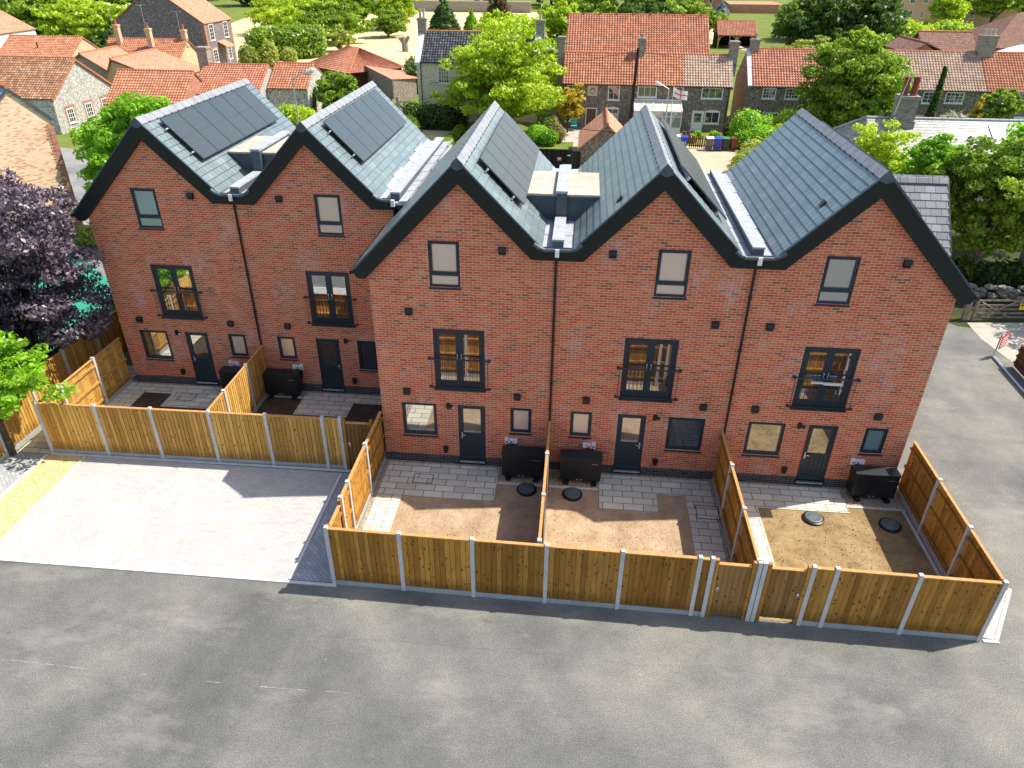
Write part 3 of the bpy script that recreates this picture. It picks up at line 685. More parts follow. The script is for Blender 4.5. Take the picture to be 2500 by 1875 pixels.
    for a, c in leafs:
        m.box(a, a+s, Y+.045, Y+.095, z0+f, z1-f); m.box(c-s, c, Y+.045, Y+.095, z0+f, z1-f); m.box(a+s, c-s, Y+.045, Y+.095, z1-f-s, z1-f); m.box(a+s, c-s, Y+.045, Y+.095, z0+f, z0+f+s+.08)
    fd = m.build('french_door', MT['anth'], t)
    for a, c in leafs: p = MB(); p.box(a+s, c-s, Y+.06, Y+.085, z0+f+s+.08, z1-f-s); p.build('pane', MT['glass'], fd)
    for hx in (xm-.06, xm+.06): m = MB(); m.box(hx-.013, hx+.013, Y+.03, Y+.045, 3.75, 3.98); m.box(hx-.012, hx+.012, Y+.0, Y+.03, 3.9, 3.94); m.build('handle', MT['chrome'], fd)
    m = MB(); yr = Y-.085
    m.tube([(x0-.14, yr, 3.85), (x1+.15, yr, 3.85)], .026, 8); m.box(x0-.12, x1+.13, yr-.016, yr+.016, 2.87, 2.905)
    n = 15
    for k in range(n+1): xx = x0-.08+(x1-x0+.17)*k/n; m.tube([(xx, yr, 2.9), (xx, yr, 3.84)], .0075, 5, False)
    for xx in (x0-.13, x1+.14):
        m.box(xx-.03, xx+.03, yr-.03, Y-.002, 3.82, 3.88); m.box(xx-.03, xx+.03, yr-.02, Y-.002, 2.865, 2.91)
    m.box(x0-.03, x1+.03, Y-.06, Y+.03, 2.76, 2.815)
    rl = m.build('balcony_rail', MT['anth'], t)
    if extra: extra(t, rl, x0, x1, yr)
    # --- small wall fittings
    for vx, vz in vents:
        m = MB(); m.box(fx(vx)-.1, fx(vx)+.1, Y-.03, Y+.01, vz-.1, vz+.1); m.prism([(Y-.13, vz-.02), (Y-.03, vz-.02), (Y-.03, vz+.1), (Y-.10, vz+.1)], 'x', fx(vx)-.1, fx(vx)+.1)
        m.prism([(Y-.09, vz-.1), (Y-.03, vz-.1), (Y-.03, vz-.03), (Y-.05, vz-.03)], 'x', fx(vx)-.095, fx(vx)+.095); m.build('wall_vent', MT['blackplastic'], t)
    bx = fx(1.95); m = MB(); m.box(bx-.075, bx+.075, Y-.09, Y+.01, .56, .68); m.box(bx-.05, bx+.05, Y-.11, Y-.02, .48, .56); m.build('outdoor_socket', MT['blackplastic'], t)
    lx = fx(2.1); m = MB(); m.cyl(lx-.02, Y-.04, 2.13, 2.3, .055, n=10); m.tube([(lx, Y-.05, 2.22), (lx+.13, Y-.12, 2.2)], .045, 8); wl = m.build('wall_light', MT['blackplastic'], t)
    m = MB(); m.tube([(lx+.131, Y-.12, 2.2), (lx+.14, Y-.124, 2.198)], .035, 8); m.build('lens', MT['white'], wl)
    ix = 3.88
    for q, (o_, c_) in enumerate(((0, 1), (.14, 1), (.27, 0))):
        xx = fx(ix+o_); m = MB(); m.box(xx-.06, xx+.06, Y-.07, Y+.01, .98 if q else .95, 1.13 if q else 1.16); sw = m.build('isolator_switch', MT['white'], t)
        if c_: m = MB(); m.tube([(xx, Y-.071, 1.03), (xx, Y-.085, 1.03)], .032, 10); m.build('knob', MT['red'], sw)
    m = MB()
    for o_ in (.02, .17): xx = fx(ix+o_); m.tube([(xx, Y-.05, .96), (xx, Y-.05, .7), (xx, Y-.12, .6)], .028, 6)
    m.tube([(fx(ix+.2), Y-.06, .8), (fx(ix+.95), Y-.06, .8)], .045, 6); m.build('pipe', MT['blackplastic'], t)
    # --- roof: two slate slopes
    xl = X-.36 if left_eave else X+.42; xq = X+W+.36 if right_eave else X+W-.42
    y0, y1 = Y+YF+.005, Y+DEP
    m = MB()
    slates(m, (xl, y1, ZR-MM*(xr-xl)), (xl, y0, ZR-MM*(xr-xl)), (xr, y0, ZR), (xr, y1, ZR))
    slates(m, (xq, y0, ZR-MM*(xq-xr)), (xq, y1, ZR-MM*(xq-xr)), (xr, y1, ZR), (xr, y0, ZR))
    m.prism([(xl, ZR-MM*(xr-xl)-.006), (xr, ZR-.006), (xq, ZR-MM*(xq-xr)-.006), (xq, ZR-MM*(xq-xr)-.15), (xr, ZR-.15), (xl, ZR-MM*(xr-xl)-.15)], 'y', y0+.01, y1)
    rf = m.build('roof', MT['slate'], t)
    m = MB(); ridge_cap(m, None, xr, y0-.03, y1, ZR); m.build('ridge_tiles', [MT['ridge'], MT['blackplastic']], t)
    # --- bargeboard
    top, inn = ZR+.0, ZR-.6
    poly = []
    if left_eave: poly += [(X-.06, 6.31), (X-.29, 6.33), (X-.39, 6.50)]
    else: poly += [(X, 7.06), (X, 7.42), (X+W/2-(ZR-7.42)/MM, 7.42)]
    poly += [(xr, top)]
    if right_eave: poly += [(X+W+.39, 6.5), (X+W+.29, 6.33), (X+W+.06, 6.31)]
    else: poly += [(X+W-(W/2-(ZR-7.42)/MM), 7.42), (X+W, 7.42), (X+W, 7.06), (xr+(inn-7.06)/MM, 7.06)]
    poly += [(xr, inn)]
    if not left_eave: poly += [(xr-(inn-7.06)/MM, 7.06)]
    m = MB(); m.prism(poly, 'y', Y+YF-.03, Y+YF+.03)
    # underside return between board and wall
    def soff(p, q): m.face([(p[0], Y+YF+.0301, p[1]), (q[0], Y+YF+.0301, q[1]), (q[0], Y-.001, q[1]), (p[0], Y-.001, p[1])])
    L0 = (X-.06, 6.31) if left_eave else (xr-(inn-7.06)/MM, 7.06); R0 = (X+W+.06, 6.31) if right_eave else (xr+(inn-7.06)/MM, 7.06)
    soff(L0, (xr, inn)); soff((xr, inn), R0)
    if not left_eave: soff((X, 7.06), L0)
    if not right_eave: soff(R0, (X+W, 7.06))
    # thin trim line along the verge
    bg_ = m.build('bargeboard', MT['black'], t)
    m = MB()
    for s in (-1, 1): m.prism([(xr, ZR+.03), (xr+s*(3.0 if (left_eave if s < 0 else right_eave) else 2.1), ZR+.03-MM*(3.0 if (left_eave if s < 0 else right_eave) else 2.1)), (xr+s*(3.0 if (left_eave if s < 0 else right_eave) else 2.1), ZR-.02-MM*(3.0 if (left_eave if s < 0 else right_eave) else 2.1)), (xr, ZR-.02)], 'y', Y+YF-.045, Y+YF+.02)
    m.prism([(xr-.15, ZR-.09), (xr-.15, ZR-.2), (xr, ZR-.26), (xr+.15, ZR-.2), (xr+.15, ZR-.09), (xr, ZR+.07)], 'y', Y+YF-.06, Y+YF-.0305); m.build('verge_trim', MT['leaddark'], bg_)
    # --- eaves gutters on the outside
    for has, xx in ((left_eave, X-.43), (right_eave, X+W+.43)):
        if has: m = MB(); m.tube([(xx, Y+YF-.05, 6.5), (xx, Y+3.6 if (has and not mir and X > -1 and X < 1) else y1, 6.5)], .06, 8); m.build('gutter', MT['blackplastic'], t)
    # --- valley to the right: gutter, downpipe, lead, coping, dormer
    if valley_r:
        xv, ya0, pipe_end, big = valley_r
        m = MB(); yg = Y+YF-.08
        m.tube([(xv-.63, yg, 7.53), (xv-.5, yg, 7.43), (xv-.34, yg, 7.37), (xv+.34, yg, 7.37), (xv+.5, yg, 7.43), (xv+.63, yg, 7.53)] if big else [(xv-.63, yg, 7.53), (xv-.5, yg, 7.43), (xv-.34, yg, 7.37), (xv-.08, yg, 7.37)], .055, 8)
        gt = m.build('gutter', MT['leaddark'], t)
        m = MB(); m.box(xv-.06, xv+.05, yg-.07, yg+.0, 7.2, 7.41); m.build('outlet', MT['white'], gt)
        m = MB(); m.tube([(xv-.03, Y-.05, 7.1), (xv-.03, Y-.05, pipe_end)], .035, 8)
        for z in (6.2, 4.6, 3.2, 1.6): m.box(xv-.075, xv+.015, Y-.07, Y, z-.03, z+.03)
        m.build('downpipe', MT['blackplastic'], t)
        ys, ye = Y+YF+.04, Y+DEP-.1
        m = MB(); n = 7
        for k in range(n):
            a, c = ys+(ye-ys)*k/n, ys+(ye-ys)*(k+1)/n; z = 7.32+.012*k
            for s in (-1, 1):
                o_ = .50+.03*((k+(s > 0)) % 3)
                m.prism([(xv+s*.148, z), (xv+s*.42, z+.02), (xv+s*o_, z+.02+MM*(o_-.42)), (xv+s*o_, z-.06+MM*(o_-.42)), (xv+s*.42, z-.06), (xv+s*.148, z-.06)], 'y', a, c-.012)
        m.box(xv-.5, xv+.5, ys-.02, ye, 7.2, 7.27); m.build('valley_lining', MT['lead'], t)
        runs = {}; top = 7.56; y = ys+.18
        segs = []
        while y < ye-.05:
            e = min(y+1.06, ye); segs.append((y, e)); y = e
        dd = (Y+2.35, Y+5.05) if dormer else (1e9, 1e9)
        for a, c in segs:
            for q0, q1 in ((a, min(c, dd[0]-.3)), (max(a, dd[1]), c)):
                if q1-q0 > .1: runs.setdefault(q0 >= dd[1]-.01, MB()).box(xv-.16, xv+.16, q0, q1-.01, top-.05, top)
        if dormer:
            runs[2] = MB()
            for k in range(3): runs[2].box(xv-.17, xv+.17, dd[0]-.28+1.0*k, dd[0]-.28+1.0*(k+1)-.01, 8.22, 8.29)
        for q in runs.values(): q.build('coping', MT['lead'], t)
        m = MB(); m.box(xv-.145, xv+.145, ys+.2, ye, 7.0, top-.05)
        if dormer: m.box(xv-.147, xv+.147, dd[0]-.24, dd[1]-.02, 7.0, 8.22)
        m.build('party_wall', MT['leaddark'], t)
        if dormer:
            xa, xb = xv-1.08, xv+1.08; ya_, yb2 = dd[0], dd[1]-.25; zt = 8.14
            m = MB(); m.box(xa, xv-.15, ya_-.06, yb2, zt-.06, zt); m.box(xv+.15, xb, ya_-.06, yb2, zt-.06, zt); d_ = m.build('roof_dormer', MT['felt'], t)
            m = MB()
            for s in (-1, 1): m.prism([(xv+s*.15, 7.2), (xv+s*.5, 7.2), (xv+s*1.06, zt-.06), (xv+s*.15, zt-.06)], 'y', ya_, yb2-.05)
            m.build('cheek', MT['leaddark'], d_)
    # --- solar panels
    if panels:
        p0, p1, s0, s1, off = panels; n = 6; step = (p1-p0)/n; L = math.hypot(1, MM); ux, uz = 1/L, -MM/L; nx, nz = MM/L, 1/L
        def P(s_, y, h): return (xr+ux*s_+nx*h, y, ZR+uz*s_+nz*h)
        for k in range(n):
            a, c = p0+step*k+.012, p0+step*(k+1)-.012
            m = MB(); q = [P(s0, a, off), P(s1, a, off), P(s1, c, off), P(s0, c, off)]; lo = [P(s0, a, off-.035), P(s1, a, off-.035), P(s1, c, off-.035), P(s0, c, off-.035)]
            uvs = [(0, 0), (0, s1-s0), (c-a, s1-s0), (c-a, 0)]
            m.face(q, uvs); m.face(lo[::-1])
            for i in range(4): j = (i+1) % 4; m.face([lo[i], lo[j], q[j], q[i]], [(0, 0)]*4)
            pn = m.build('solar_panel', MT['solar'], t)
            m = MB()
            for i, (sa, ya2, sb, yb3) in enumerate(((s0, a, s1, a), (s0, c, s1, c), (s0, a, s0, c), (s1, a, s1, c), ((s0+s1)/2, a, (s0+s1)/2, c))):
                w2 = .008 if i < 4 else .004
                if ya2 == yb3: m.face([P(sa, ya2-w2, off+.002), P(sb, ya2-w2, off+.002), P(sb, ya2+w2, off+.002), P(sa, ya2+w2, off+.002)])
                else: m.face([P(sa-w2, ya2, off+.002), P(sa+w2, ya2, off+.002), P(sa+w2, yb3, off+.002), P(sa-w2, yb3, off+.002)])
            m.build('panel_frame', MT['blackplastic'], pn)
        m = MB()
        for s_ in (s0+.35, s1-.35):
            q = [P(s_-.02, p0-.14, off-.04), P(s_+.02, p0-.14, off-.04), P(s_+.02, p1+.05, off-.04), P(s_-.02, p1+.05, off-.04)]; lo = [P(s_-.02, p0-.14, .03), P(s_+.02, p0-.14, .03), P(s_+.02, p1+.05, .03), P(s_-.02, p1+.05, .03)]
            m.face(q)
            for i in range(4): j = (i+1) % 4; m.face([lo[i], lo[j], q[j], q[i]])
        m.build('mounting_rail', MT['steel'], t)
    return t

def rooflight_vent(t, x, y, xr, s):
    m = MB(); z = ZR-MM*abs(x-xr); L = math.hypot(1, MM); ux, uz = s/L, MM/L*-1; nx, nz = s*MM/L, 1/L
    def P(a, yy, h): return (x+ux*a+nx*h, yy, z+uz*a+nz*h)
    q = [P(-.1, y-.09, .07), P(.1, y-.09, .03), P(.1, y+.09, .03), P(-.1, y+.09, .07)]; lo = [P(-.1, y-.09, 0), P(.1, y-.09, 0), P(.1, y+.09, 0), P(-.1, y+.09, 0)]
    m.face(q)
    for i in range(4): j = (i+1) % 4; m.face([lo[i], lo[j], q[j], q[i]])
    m.build('tile_vent', MT['blackplastic'], t)

B = 3.84; X0 = -10.6
townhouse(X0, B, False, 'leftmost brick townhouse with blue frosted top window and six roof panels', True, False, [(3.76, 7.25), (.81, 2.67), (4.2, 2.68)],
          (X0+W, 0, .05, True), True, (B+.6, B+7.2, .33, 2.02, .17), frost='frostblue')
townhouse(X0+W, B, True, 'second brick townhouse from the left, recessed beside the taller-looking front row', False, False, [(3.72, 7.25), (4.15, 2.69), (1.14, 5.33)],
          (-.1, 0, 5.6, False), None, (B+.86, B+7.2, .33, 2.02, .17), kglass='glassdark', wall_ext=.16)
townhouse(0, 0, False, 'front row brick townhouse at the left with a free gable eave over shaded neighbour', True, False, [(3.74, 7.24), (1.07, 5.32), (.83, 2.66), (4.19, 2.67)],
          (W, 0, .05, True), True, (1.0, 7.6, .45, 2.15, .17))
def clutter(t, rl, x0, x1, yr):
    m = MB(); m.obox(((x0+x1)/2-.42, yr-.05), (1, 0), 0, .34, -.03, .03, 3.72, 3.77); m.obox(((x0+x1)/2-.08, yr-.06), (1, 0), 0, .5, -.035, .03, 3.70, 3.76); m.build('rail_packing', MT['whitedull'], rl)
h4 = townhouse(W, 0, True, 'middle townhouse of the front row with its kitchen window on the right', False, False, [(W-1.46, 7.26), (W-4.4, 5.35), (W-1.03, 2.68), (W-4.45, 2.67)],
          (2*W, 0, .05, True), None, (1.2, 7.9, .6, 2.55, .17), kglass='glassdark', sglass='frost')
h5 = townhouse(2*W, 0, False, 'right end brick townhouse beside the access drive, with slate side wing', False, True, [(3.72, 7.32), (.65, 5.36), (.72, 2.69), (4.19, 2.67)],
          None, None, (.9, 6.9, .35, 2.05, .17), frost='frostdark' if 'frostdark' in MT else 'frost', sglass='frostblue', extra=clutter)
rooflight_vent(h4, 6.78, .55, 7.83, -1); rooflight_vent(h5, 12.0, .76, 13.05, -1)
# side wing roof of the end house
m = MB(); m.box(15.5, 16.4, 3.0, 5.8, 0, 6.7); m.prism([(3.0, 6.7), (5.8, 6.7), (4.4, 8.2)], 'x', 15.5, 16.4); m.build('wing_wall', MT['brick'], h5)
m = MB(); slates(m, (14.0, 2.85, 6.55), (16.62, 2.85, 6.55), (16.62, 4.4, 8.4), (14.0, 4.4, 8.4)); slates(m, (16.62, 5.95, 6.55), (14.0, 5.95, 6.55), (14.0, 4.4, 8.4), (16.62, 4.4, 8.4))
m.prism([(2.85, 6.54), (4.4, 8.39), (5.95, 6.54), (4.4, 8.25)], 'x', 14.1, 16.60); m.build('wing_roof', MT['slatewing'], h5)
m = MB()
for k in range(5):
    a = 14.3+.466*k
    for s in (-1, 1): m.prism([(4.4, 8.47), (4.4+s*.16, 8.47-.19), (4.4+s*.16, 8.44-.19), (4.4, 8.43)], 'x', a, a+.45)
m.build('wing_ridge', MT['slatewing'], h5)
m = MB(); m.prism([(2.82, 6.53), (4.4, 8.42), (4.4, 8.2), (2.95, 6.42)], 'x', 16.6, 16.66); m.build('wing_verge', MT['black'], h5)

# ------------------------------------------------------------------ heat pumps
def heat_pump(x0, y, label, w_=1.25, mirror=False):
    t = thing('heat_pump', label, 'heat pump', (x0, y, 0), group='black heat pump units against the houses')
    y1 = y+.42; z0, z1 = .15, .98
    m = MB(); m.box(x0, x0+w_, y, y1, z0, z1-.03); m.box(x0-.015, x0+w_+.015, y-.02, y1+.01, z1-.029, z1); m.build('casing', MT['acgrey'], t)
    m = MB(); m.box(x0+.06, x0+.6, y-.012, y-.001, z0+.06, z1-.1)
    for k in range(11): zz = z0+.1+k*.055; m.box(x0+.09, x0+.57, y-.022, y-.0125, zz, zz+.022)
    m.build('fan_grille', MT['acgrey'], t)
    m = MB(); m.box(x0+.64, x0+w_-.03, y-.01, y-.001, z0+.04, z1-.08); m.build('front_panel', MT['acgrey'], t)
    m = MB(); m.box(x0+w_-.3, x0+w_-.1, y-.014, y-.0105, z1-.2, z1-.185); m.build('badge', MT['steel'], t)
    for q in (.12, w_-.28):
        m = MB(); m.box(x0+q, x0+q+.16, y-.1, y1, .0, .1); m.box(x0+q+.03, x0+q+.13, y-.09, y1, .1, .15); m.build('foot', MT['blackplastic'], t)
    m = MB()
    for q in (.5, .62): m.box(x0+q, x0+q+.06, y-.018, y-.0105, z0+.02, z0+.05)
    m.build('pipe_tail', MT['steel'], t)
    return t
heat_pump(3.79, -.62, 'black heat pump just left of the narrow central garden fence')
heat_pump(5.58, -.64, 'black heat pump just right of the narrow central garden fence')
hp = heat_pump(14.3, -.55, 'black heat pump with a sunlit top beside the right garden fence')
heat_pump(-5.32, 3.28, 'black heat pump in the recessed garden, right of its dividing fence')
heat_pump(-6.95, 3.28, 'heat pump half hidden behind the dividing fence of the rear gardens')
t = thing('hose', 'coiled yellow hose lying on the rear patio against the brick corner', 'hose', (-.35, 3.3, .03))
m = MB(); m.tube([(-.42+(.16+.004*k % .05)*math.cos(k*.5), 3.3+(.13+.003*k % .04)*math.sin(k*.5), .05+.002*k) for k in range(46)], .014, 5); m.build('coil', MT['yellowhose'], t)

# ------------------------------------------------------------------ fences
def panel(m, rail, cap, o, tdir, a, c, z0, z1, rs, bw=.128):
    """feather-edge boards a..c along tdir, rails on side rs"""
    n = max(1, round((c-a)/bw)); w_ = (c-a)/n; nx, ny = -tdir[1], tdir[0]
    P = lambda l, q, z: (o[0]+tdir[0]*l+nx*q, o[1]+tdir[1]*l+ny*q, z)
    for k in range(n):
        l0, l1 = a+k*w_, a+(k+1)*w_+.012; d = .012*rnd.random()
        s = -rs
        # wedge board: thick edge / thin edge
        pts = [(l0, s*.002), (l1, s*.012), (l1, s*.030), (l0, s*.014)]
        if s < 0: pts = pts[::-1]
        zt = z1-d*.4
        A = [P(l, q, z0) for l, q in pts]; Bq = [P(l, q, zt) for l, q in pts]
        u = k*.128+rnd.randint(0, 400)*.128; vo = rnd.random()*40
        m.face(Bq, [(u, 0)]*4)
        for i in range(4):
            j = (i+1) % 4; us = (u+.001, u+.127) if i % 2 == 0 else (u+.12, u+.127)
            m.face([A[i], A[j], Bq[j], Bq[i]], [(us[0], vo), (us[1], vo), (us[1], vo+zt-z0), (us[0], vo+zt-z0)])
    for z in (z0+.18, (z0+z1)/2+.0, z1-.22): m.obox(o, tdir, a+.005, c-.005, *sorted((rs*.002, rs*.055)), z-.04, z+.035)
    cap.obox(o, tdir, a+.004, c-.004, -.036, .05 if rs > 0 else .036, z1+.001, z1+.03)
def fence(label, p0, p1, posts, skip=(), rs=1, mat='timber', h=1.9, drop=(), group='feather-edge garden fences', gb=.15, posth=None):
    p0, p1 = Vector(p0), Vector(p1); L = (p1-p0).length; td = tuple((p1-p0)/L); o = tuple(p0)
    t = thing('timber_fence', label, 'fence', (p0[0], p0[1], 0), group=group)
    for k, s in enumerate(posts):
        m = MB(); hh = (posth or h+.05); m.obox(o, td, s-.05, s+.05, -.055, .055, -.05, hh-.02); m.obox(o, td, s-.046, s+.046, -.05, .05, hh-.0199, hh)
        m.build('concrete_post', MT['concrete'], t)
    for k, (a, c) in enumerate(zip(posts, posts[1:])):
        if k in skip: continue
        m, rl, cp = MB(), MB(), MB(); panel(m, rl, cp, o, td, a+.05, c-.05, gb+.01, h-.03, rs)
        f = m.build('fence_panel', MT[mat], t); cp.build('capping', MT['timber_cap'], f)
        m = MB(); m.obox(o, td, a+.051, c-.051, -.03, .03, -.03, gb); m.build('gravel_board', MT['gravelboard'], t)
    return t
# front run of the near block: camera side is boards, rails inside
A_, Z_ = (-.06, -5.38), (15.78, -5.60)
fence('long front fence of three near gardens along the asphalt', A_, (9.31, -5.50), [0, 1.83, 3.64, 5.45, 7.26, 9.07, 9.36], rs=1)
fence('short front fence of the right garden ending at the paved corner', (11.60, -5.545), Z_, [0, .52, 2.36, 4.19], rs=1)
fence('side fence of the near left garden, sunlit rails facing its patio', (-.05, -.06), (-.05, -4.22), [1.78, 3.52, 4.16], rs=1)
fence('narrow fence between the left and middle near gardens, seen nearly end on', (5.2, -.05), (5.2, -5.36), [1.72, 3.53, 5.25], rs=-1)
fence('dividing fence with shaded rails between middle and right near gardens', (10.33, -.05), (10.36, -5.42), [1.72, 3.55, 5.40], rs=-1)
fence('right garden fence beside the access drive, with bright slits between boards', (15.86, -.02), (15.8, -5.5), [1.86, 3.74], rs=-1)
# end pieces to the house wall / corner for runs that start without a post
def stub(o, td, a, c, rs, parent_label_root, mat='timber'):
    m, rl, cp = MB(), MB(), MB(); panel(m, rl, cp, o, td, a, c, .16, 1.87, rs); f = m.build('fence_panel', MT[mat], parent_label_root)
    cp.build('capping', MT['timber_cap'], f)
    m = MB(); m.obox(o, td, a, c, -.03, .03, -.03, .15); m.build('gravel_board', MT['gravelboard'], parent_label_root)
F = {o['label']: o for o in C.objects if o.name.startswith('timber_fence')}
for lb, o_, e_, a, c, rs in [('side fence of the near left', (-.05, -.06), (-.05, -4.22), .0, 1.72, 1), ('narrow fence', (5.2, -.05), (5.2, -5.36), 0, 1.66, -1),
                        ('dividing fence with', (10.33, -.05), (10.36, -5.42), 0, 1.66, -1), ('right garden fence', (15.86, -.02), (15.8, -5.5), 0, 1.8, -1), ('right garden fence', (15.86, -.02), (15.8, -5.5), 3.8, 5.46, -1)]:
    r = [v for k, v in F.items() if k.startswith(lb)][0]; d = Vector(e_)-Vector(o_); d.normalize(); stub(o_, tuple(d), a, c, rs, r)
# back block
fence('golden front fence of the recessed gardens behind the block paving', (-10.9, -.72), (-1.15, -.62), [0, 1.93, 3.74, 5.6, 7.4, 9.18, 9.73], rs=1, mat='timber_gold')
fb = fence('sunlit fence down the left side of the recessed gardens', (-10.8, 3.8), (-10.8, .3), [1.64, 3.44], rs=1, mat='timber_gold'); stub((-10.8, 3.8), (0, -1), 0, 1.58, 1, fb, 'timber_gold')
fb = fence('plain golden fence dividing the two recessed gardens', (-5.36, 3.8), (-5.36, -.65), [1.5, 3.24], rs=-1, mat='timber_gold'); stub((-5.36, 3.8), (0, -1), 0, 1.44, -1, fb, 'timber_gold'); stub((-5.36, 3.8), (0, -1), 3.3, 4.36, -1, fb, 'timber_gold')
fence('dappled boundary fence under the purple tree', (-12.1, 8), (-12.3, -6.5), [0, 1.82, 3.64, 5.46, 7.28, 9.1, 10.9, 12.7, 14.4], rs=-1, mat='timber_gold', h=1.95)
# gates
def garden_gate(label, o, td, a, c, rs, post=None, mat='timber_dark', latch=1, z0=.1):
    t = thing('garden_gate', label, 'gate', (o[0]+td[0]*a, o[1]+td[1]*a, 0), group='timber garden gates')
    m, rl, cp = MB(), MB(), MB(); panel(m, rl, cp, o, td, a+.1, c-.1, z0, 1.76, rs); 
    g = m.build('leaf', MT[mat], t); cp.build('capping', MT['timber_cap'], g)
    m = MB(); m.obox(o, td, a+.01, a+.095, -.045, .045, 0, 1.92); m.obox(o, td, c-.095, c-.01, -.045, .045, 0, 1.92); m.build('frame', MT['timber'], t)
    m = MB(); l = a+.17 if latch > 0 else c-.17; nx, ny = -td[1], td[0]; s = -rs
    m.tube([(o[0]+td[0]*l+nx*s*.03+td[0]*.035*math.cos(q*.6), o[1]+td[1]*l+ny*s*.045, .98+.05*math.sin(q*.6)) for q in range(11)], .009, 5); m.obox(o, td, l-.025, l+.025, *sorted((s*.03, s*.042)), .98, 1.06); m.build('ring_latch', MT['chrome'], t)
    if post is not None:
        m = MB(); m.obox(o, td, post-.05, post+.05, -.055, .055, -.05, 1.95); m.build('gate_post', MT['concrete'], t)
    return t
td = (Vector(Z_)-Vector(A_)).normalized(); td = tuple(td)
garden_gate('timber side gate at the left of the paired gates in the front fence', A_, td, 9.41, 10.38, 1, 10.44, latch=1)
garden_gate('darkest timber gate, right of the pair, over a bright sunlit step', A_, td, 10.62, 11.62, 1, 10.56, latch=-1, z0=.16)
garden_gate('bright orange gate in the side fence near the front corner post', (-.05, -.06), (0, -1), 4.22, 5.28, 1, None, 'timber', 1)
garden_gate('brown gate at the right end of the golden fence, beside the brick house corner', (-10.9, -.72), ((9.75)/math.hypot(9.75, .1), .1/math.hypot(9.75, .1)), 9.79, 10.74, 1, None, 'timber_dark', 1)
garden_gate('golden gate at the left end of the recessed gardens under green leaves', (-10.8, 3.8), (0, -1), 3.5, 4.45, 1, None, 'timber_gold', -1)


# ================================================================== background buildings
PROF = [0, .022, .058, .072, .05, .012]
def pantiles(mb, A, B, Cc, D, gauge=.30, col=.25, amp=1.0):
    A, B, Cc, D = map(Vector, (A, B, Cc, D)); n = (B-A).cross(D-A).normalized()
    w0, w1 = (B-A).length, (Cc-D).length; wid = max(w0, w1); L = ((D+Cc)/2-(A+B)/2).length
    N = max(1, round(L/gauge)); Mc = max(1, round(wid/col)); S_ = len(PROF)
    for k in range(N):
        lo0, hi0 = A.lerp(D, k/N), B.lerp(Cc, k/N); lo1, hi1 = A.lerp(D, (k+1)/N), B.lerp(Cc, (k+1)/N)
        base = len(mb.v)
        for j in range(Mc*S_+1):
            f = j/(Mc*S_); h = PROF[j % S_]*amp
            mb.v.append(tuple(lo0.lerp(hi0, f)+n*(h+.05))); mb.v.append(tuple(lo1.lerp(hi1, f)+n*(h+.004))); mb.v.append(tuple(lo0.lerp(hi0, f)+n*(h-.0)))
        for j in range(Mc*S_):
            a, c = base+3*j, base+3*(j+1); u0, u1 = j/S_*.25+.001, (j+1)/S_*.25-.001; v0, v1 = k*.3+.002, (k+1)*.3-.002
            mb.f.append((a, c, c+1, a+1)); mb.uv.append([(u0, v0), (u1, v0), (u1, v1), (u0, v1)])
            mb.f.append((a+2, c+2, c, a)); mb.uv.append([(u0, v0), (u1, v0), (u1, v0), (u0, v0)])
def ridge_roll(mb, p, q, r=.11, seg=.45):
    p, q = Vector(p), Vector(q); L = (q-p).length; n = max(1, int(L/seg)); d = (q-p)/L
    for k in range(n):
        a, c = p+d*(L*k/n), p+d*(L*(k+1)/n-.015); mb.tube([a, c], [r, r*.93], 8)
def roof_pair(t, x0, x1, y0, y1, ze, zr, axis, tile, ridge='clayridge', over=.15, yr=None, gap=None, style='pan', part='roof', slopes=(1, 1), th=.08, gauge=.30):
    """gable roof in local axes; axis 'x' = ridge along x"""
    m = MB()
    def T(a, b_, z): return (a, b_, z) if axis == 'x' else (b_, a, z)
    (u0, u1, v0, v1) = (x0, x1, y0, y1) if axis == 'x' else (y0, y1, x0, x1)
    vr = (v0+v1)/2 if yr is None else yr
    sl0 = (zr-ze)/(vr-v0); sl1 = (zr-ze)/(v1-vr)
    e0, e1 = (v0-over, ze-over*sl0), (v1+over, ze-over*sl1)
    def add(A, Bq, Cq, Dq):
        n = (Vector(Bq)-Vector(A)).cross(Vector(Dq)-Vector(A))
        if n.z < 0: A, Bq, Cq, Dq = Bq, A, Dq, Cq
        (pantiles if style == 'pan' else slates)(m, A, Bq, Cq, Dq, gauge)
    if slopes[0]: add(T(u0, *e0), T(u1, *e0), T(u1, vr, zr), T(u0, vr, zr))
    if slopes[1]: add(T(u0, *e1), T(u1, *e1), T(u1, vr, zr), T(u0, vr, zr))
    P = [(e0[0], e0[1]-.01), (vr, zr-.01), (e1[0], e1[1]-.01), (vr, zr-th-.05)]
    m.prism([(e0[0], e0[1]-.012), (vr, zr-.012), (vr, zr-th-.04), (e0[0]+.02, e0[1]-th)], 'x' if axis == 'x' else 'y', u0+.01, u1-.01)
    m.prism([(e1[0], e1[1]-.012), (vr, zr-.012), (vr, zr-th-.04), (e1[0]-.02, e1[1]-th)], 'x' if axis == 'x' else 'y', u0+.01, u1-.01)
    o = m.build(part, MT[tile], t)
    m = MB(); ridge_roll(m, T(u0, vr, zr+.02), T(u1, vr, zr+.02)); m.build('ridge', MT[ridge], t)
    return o
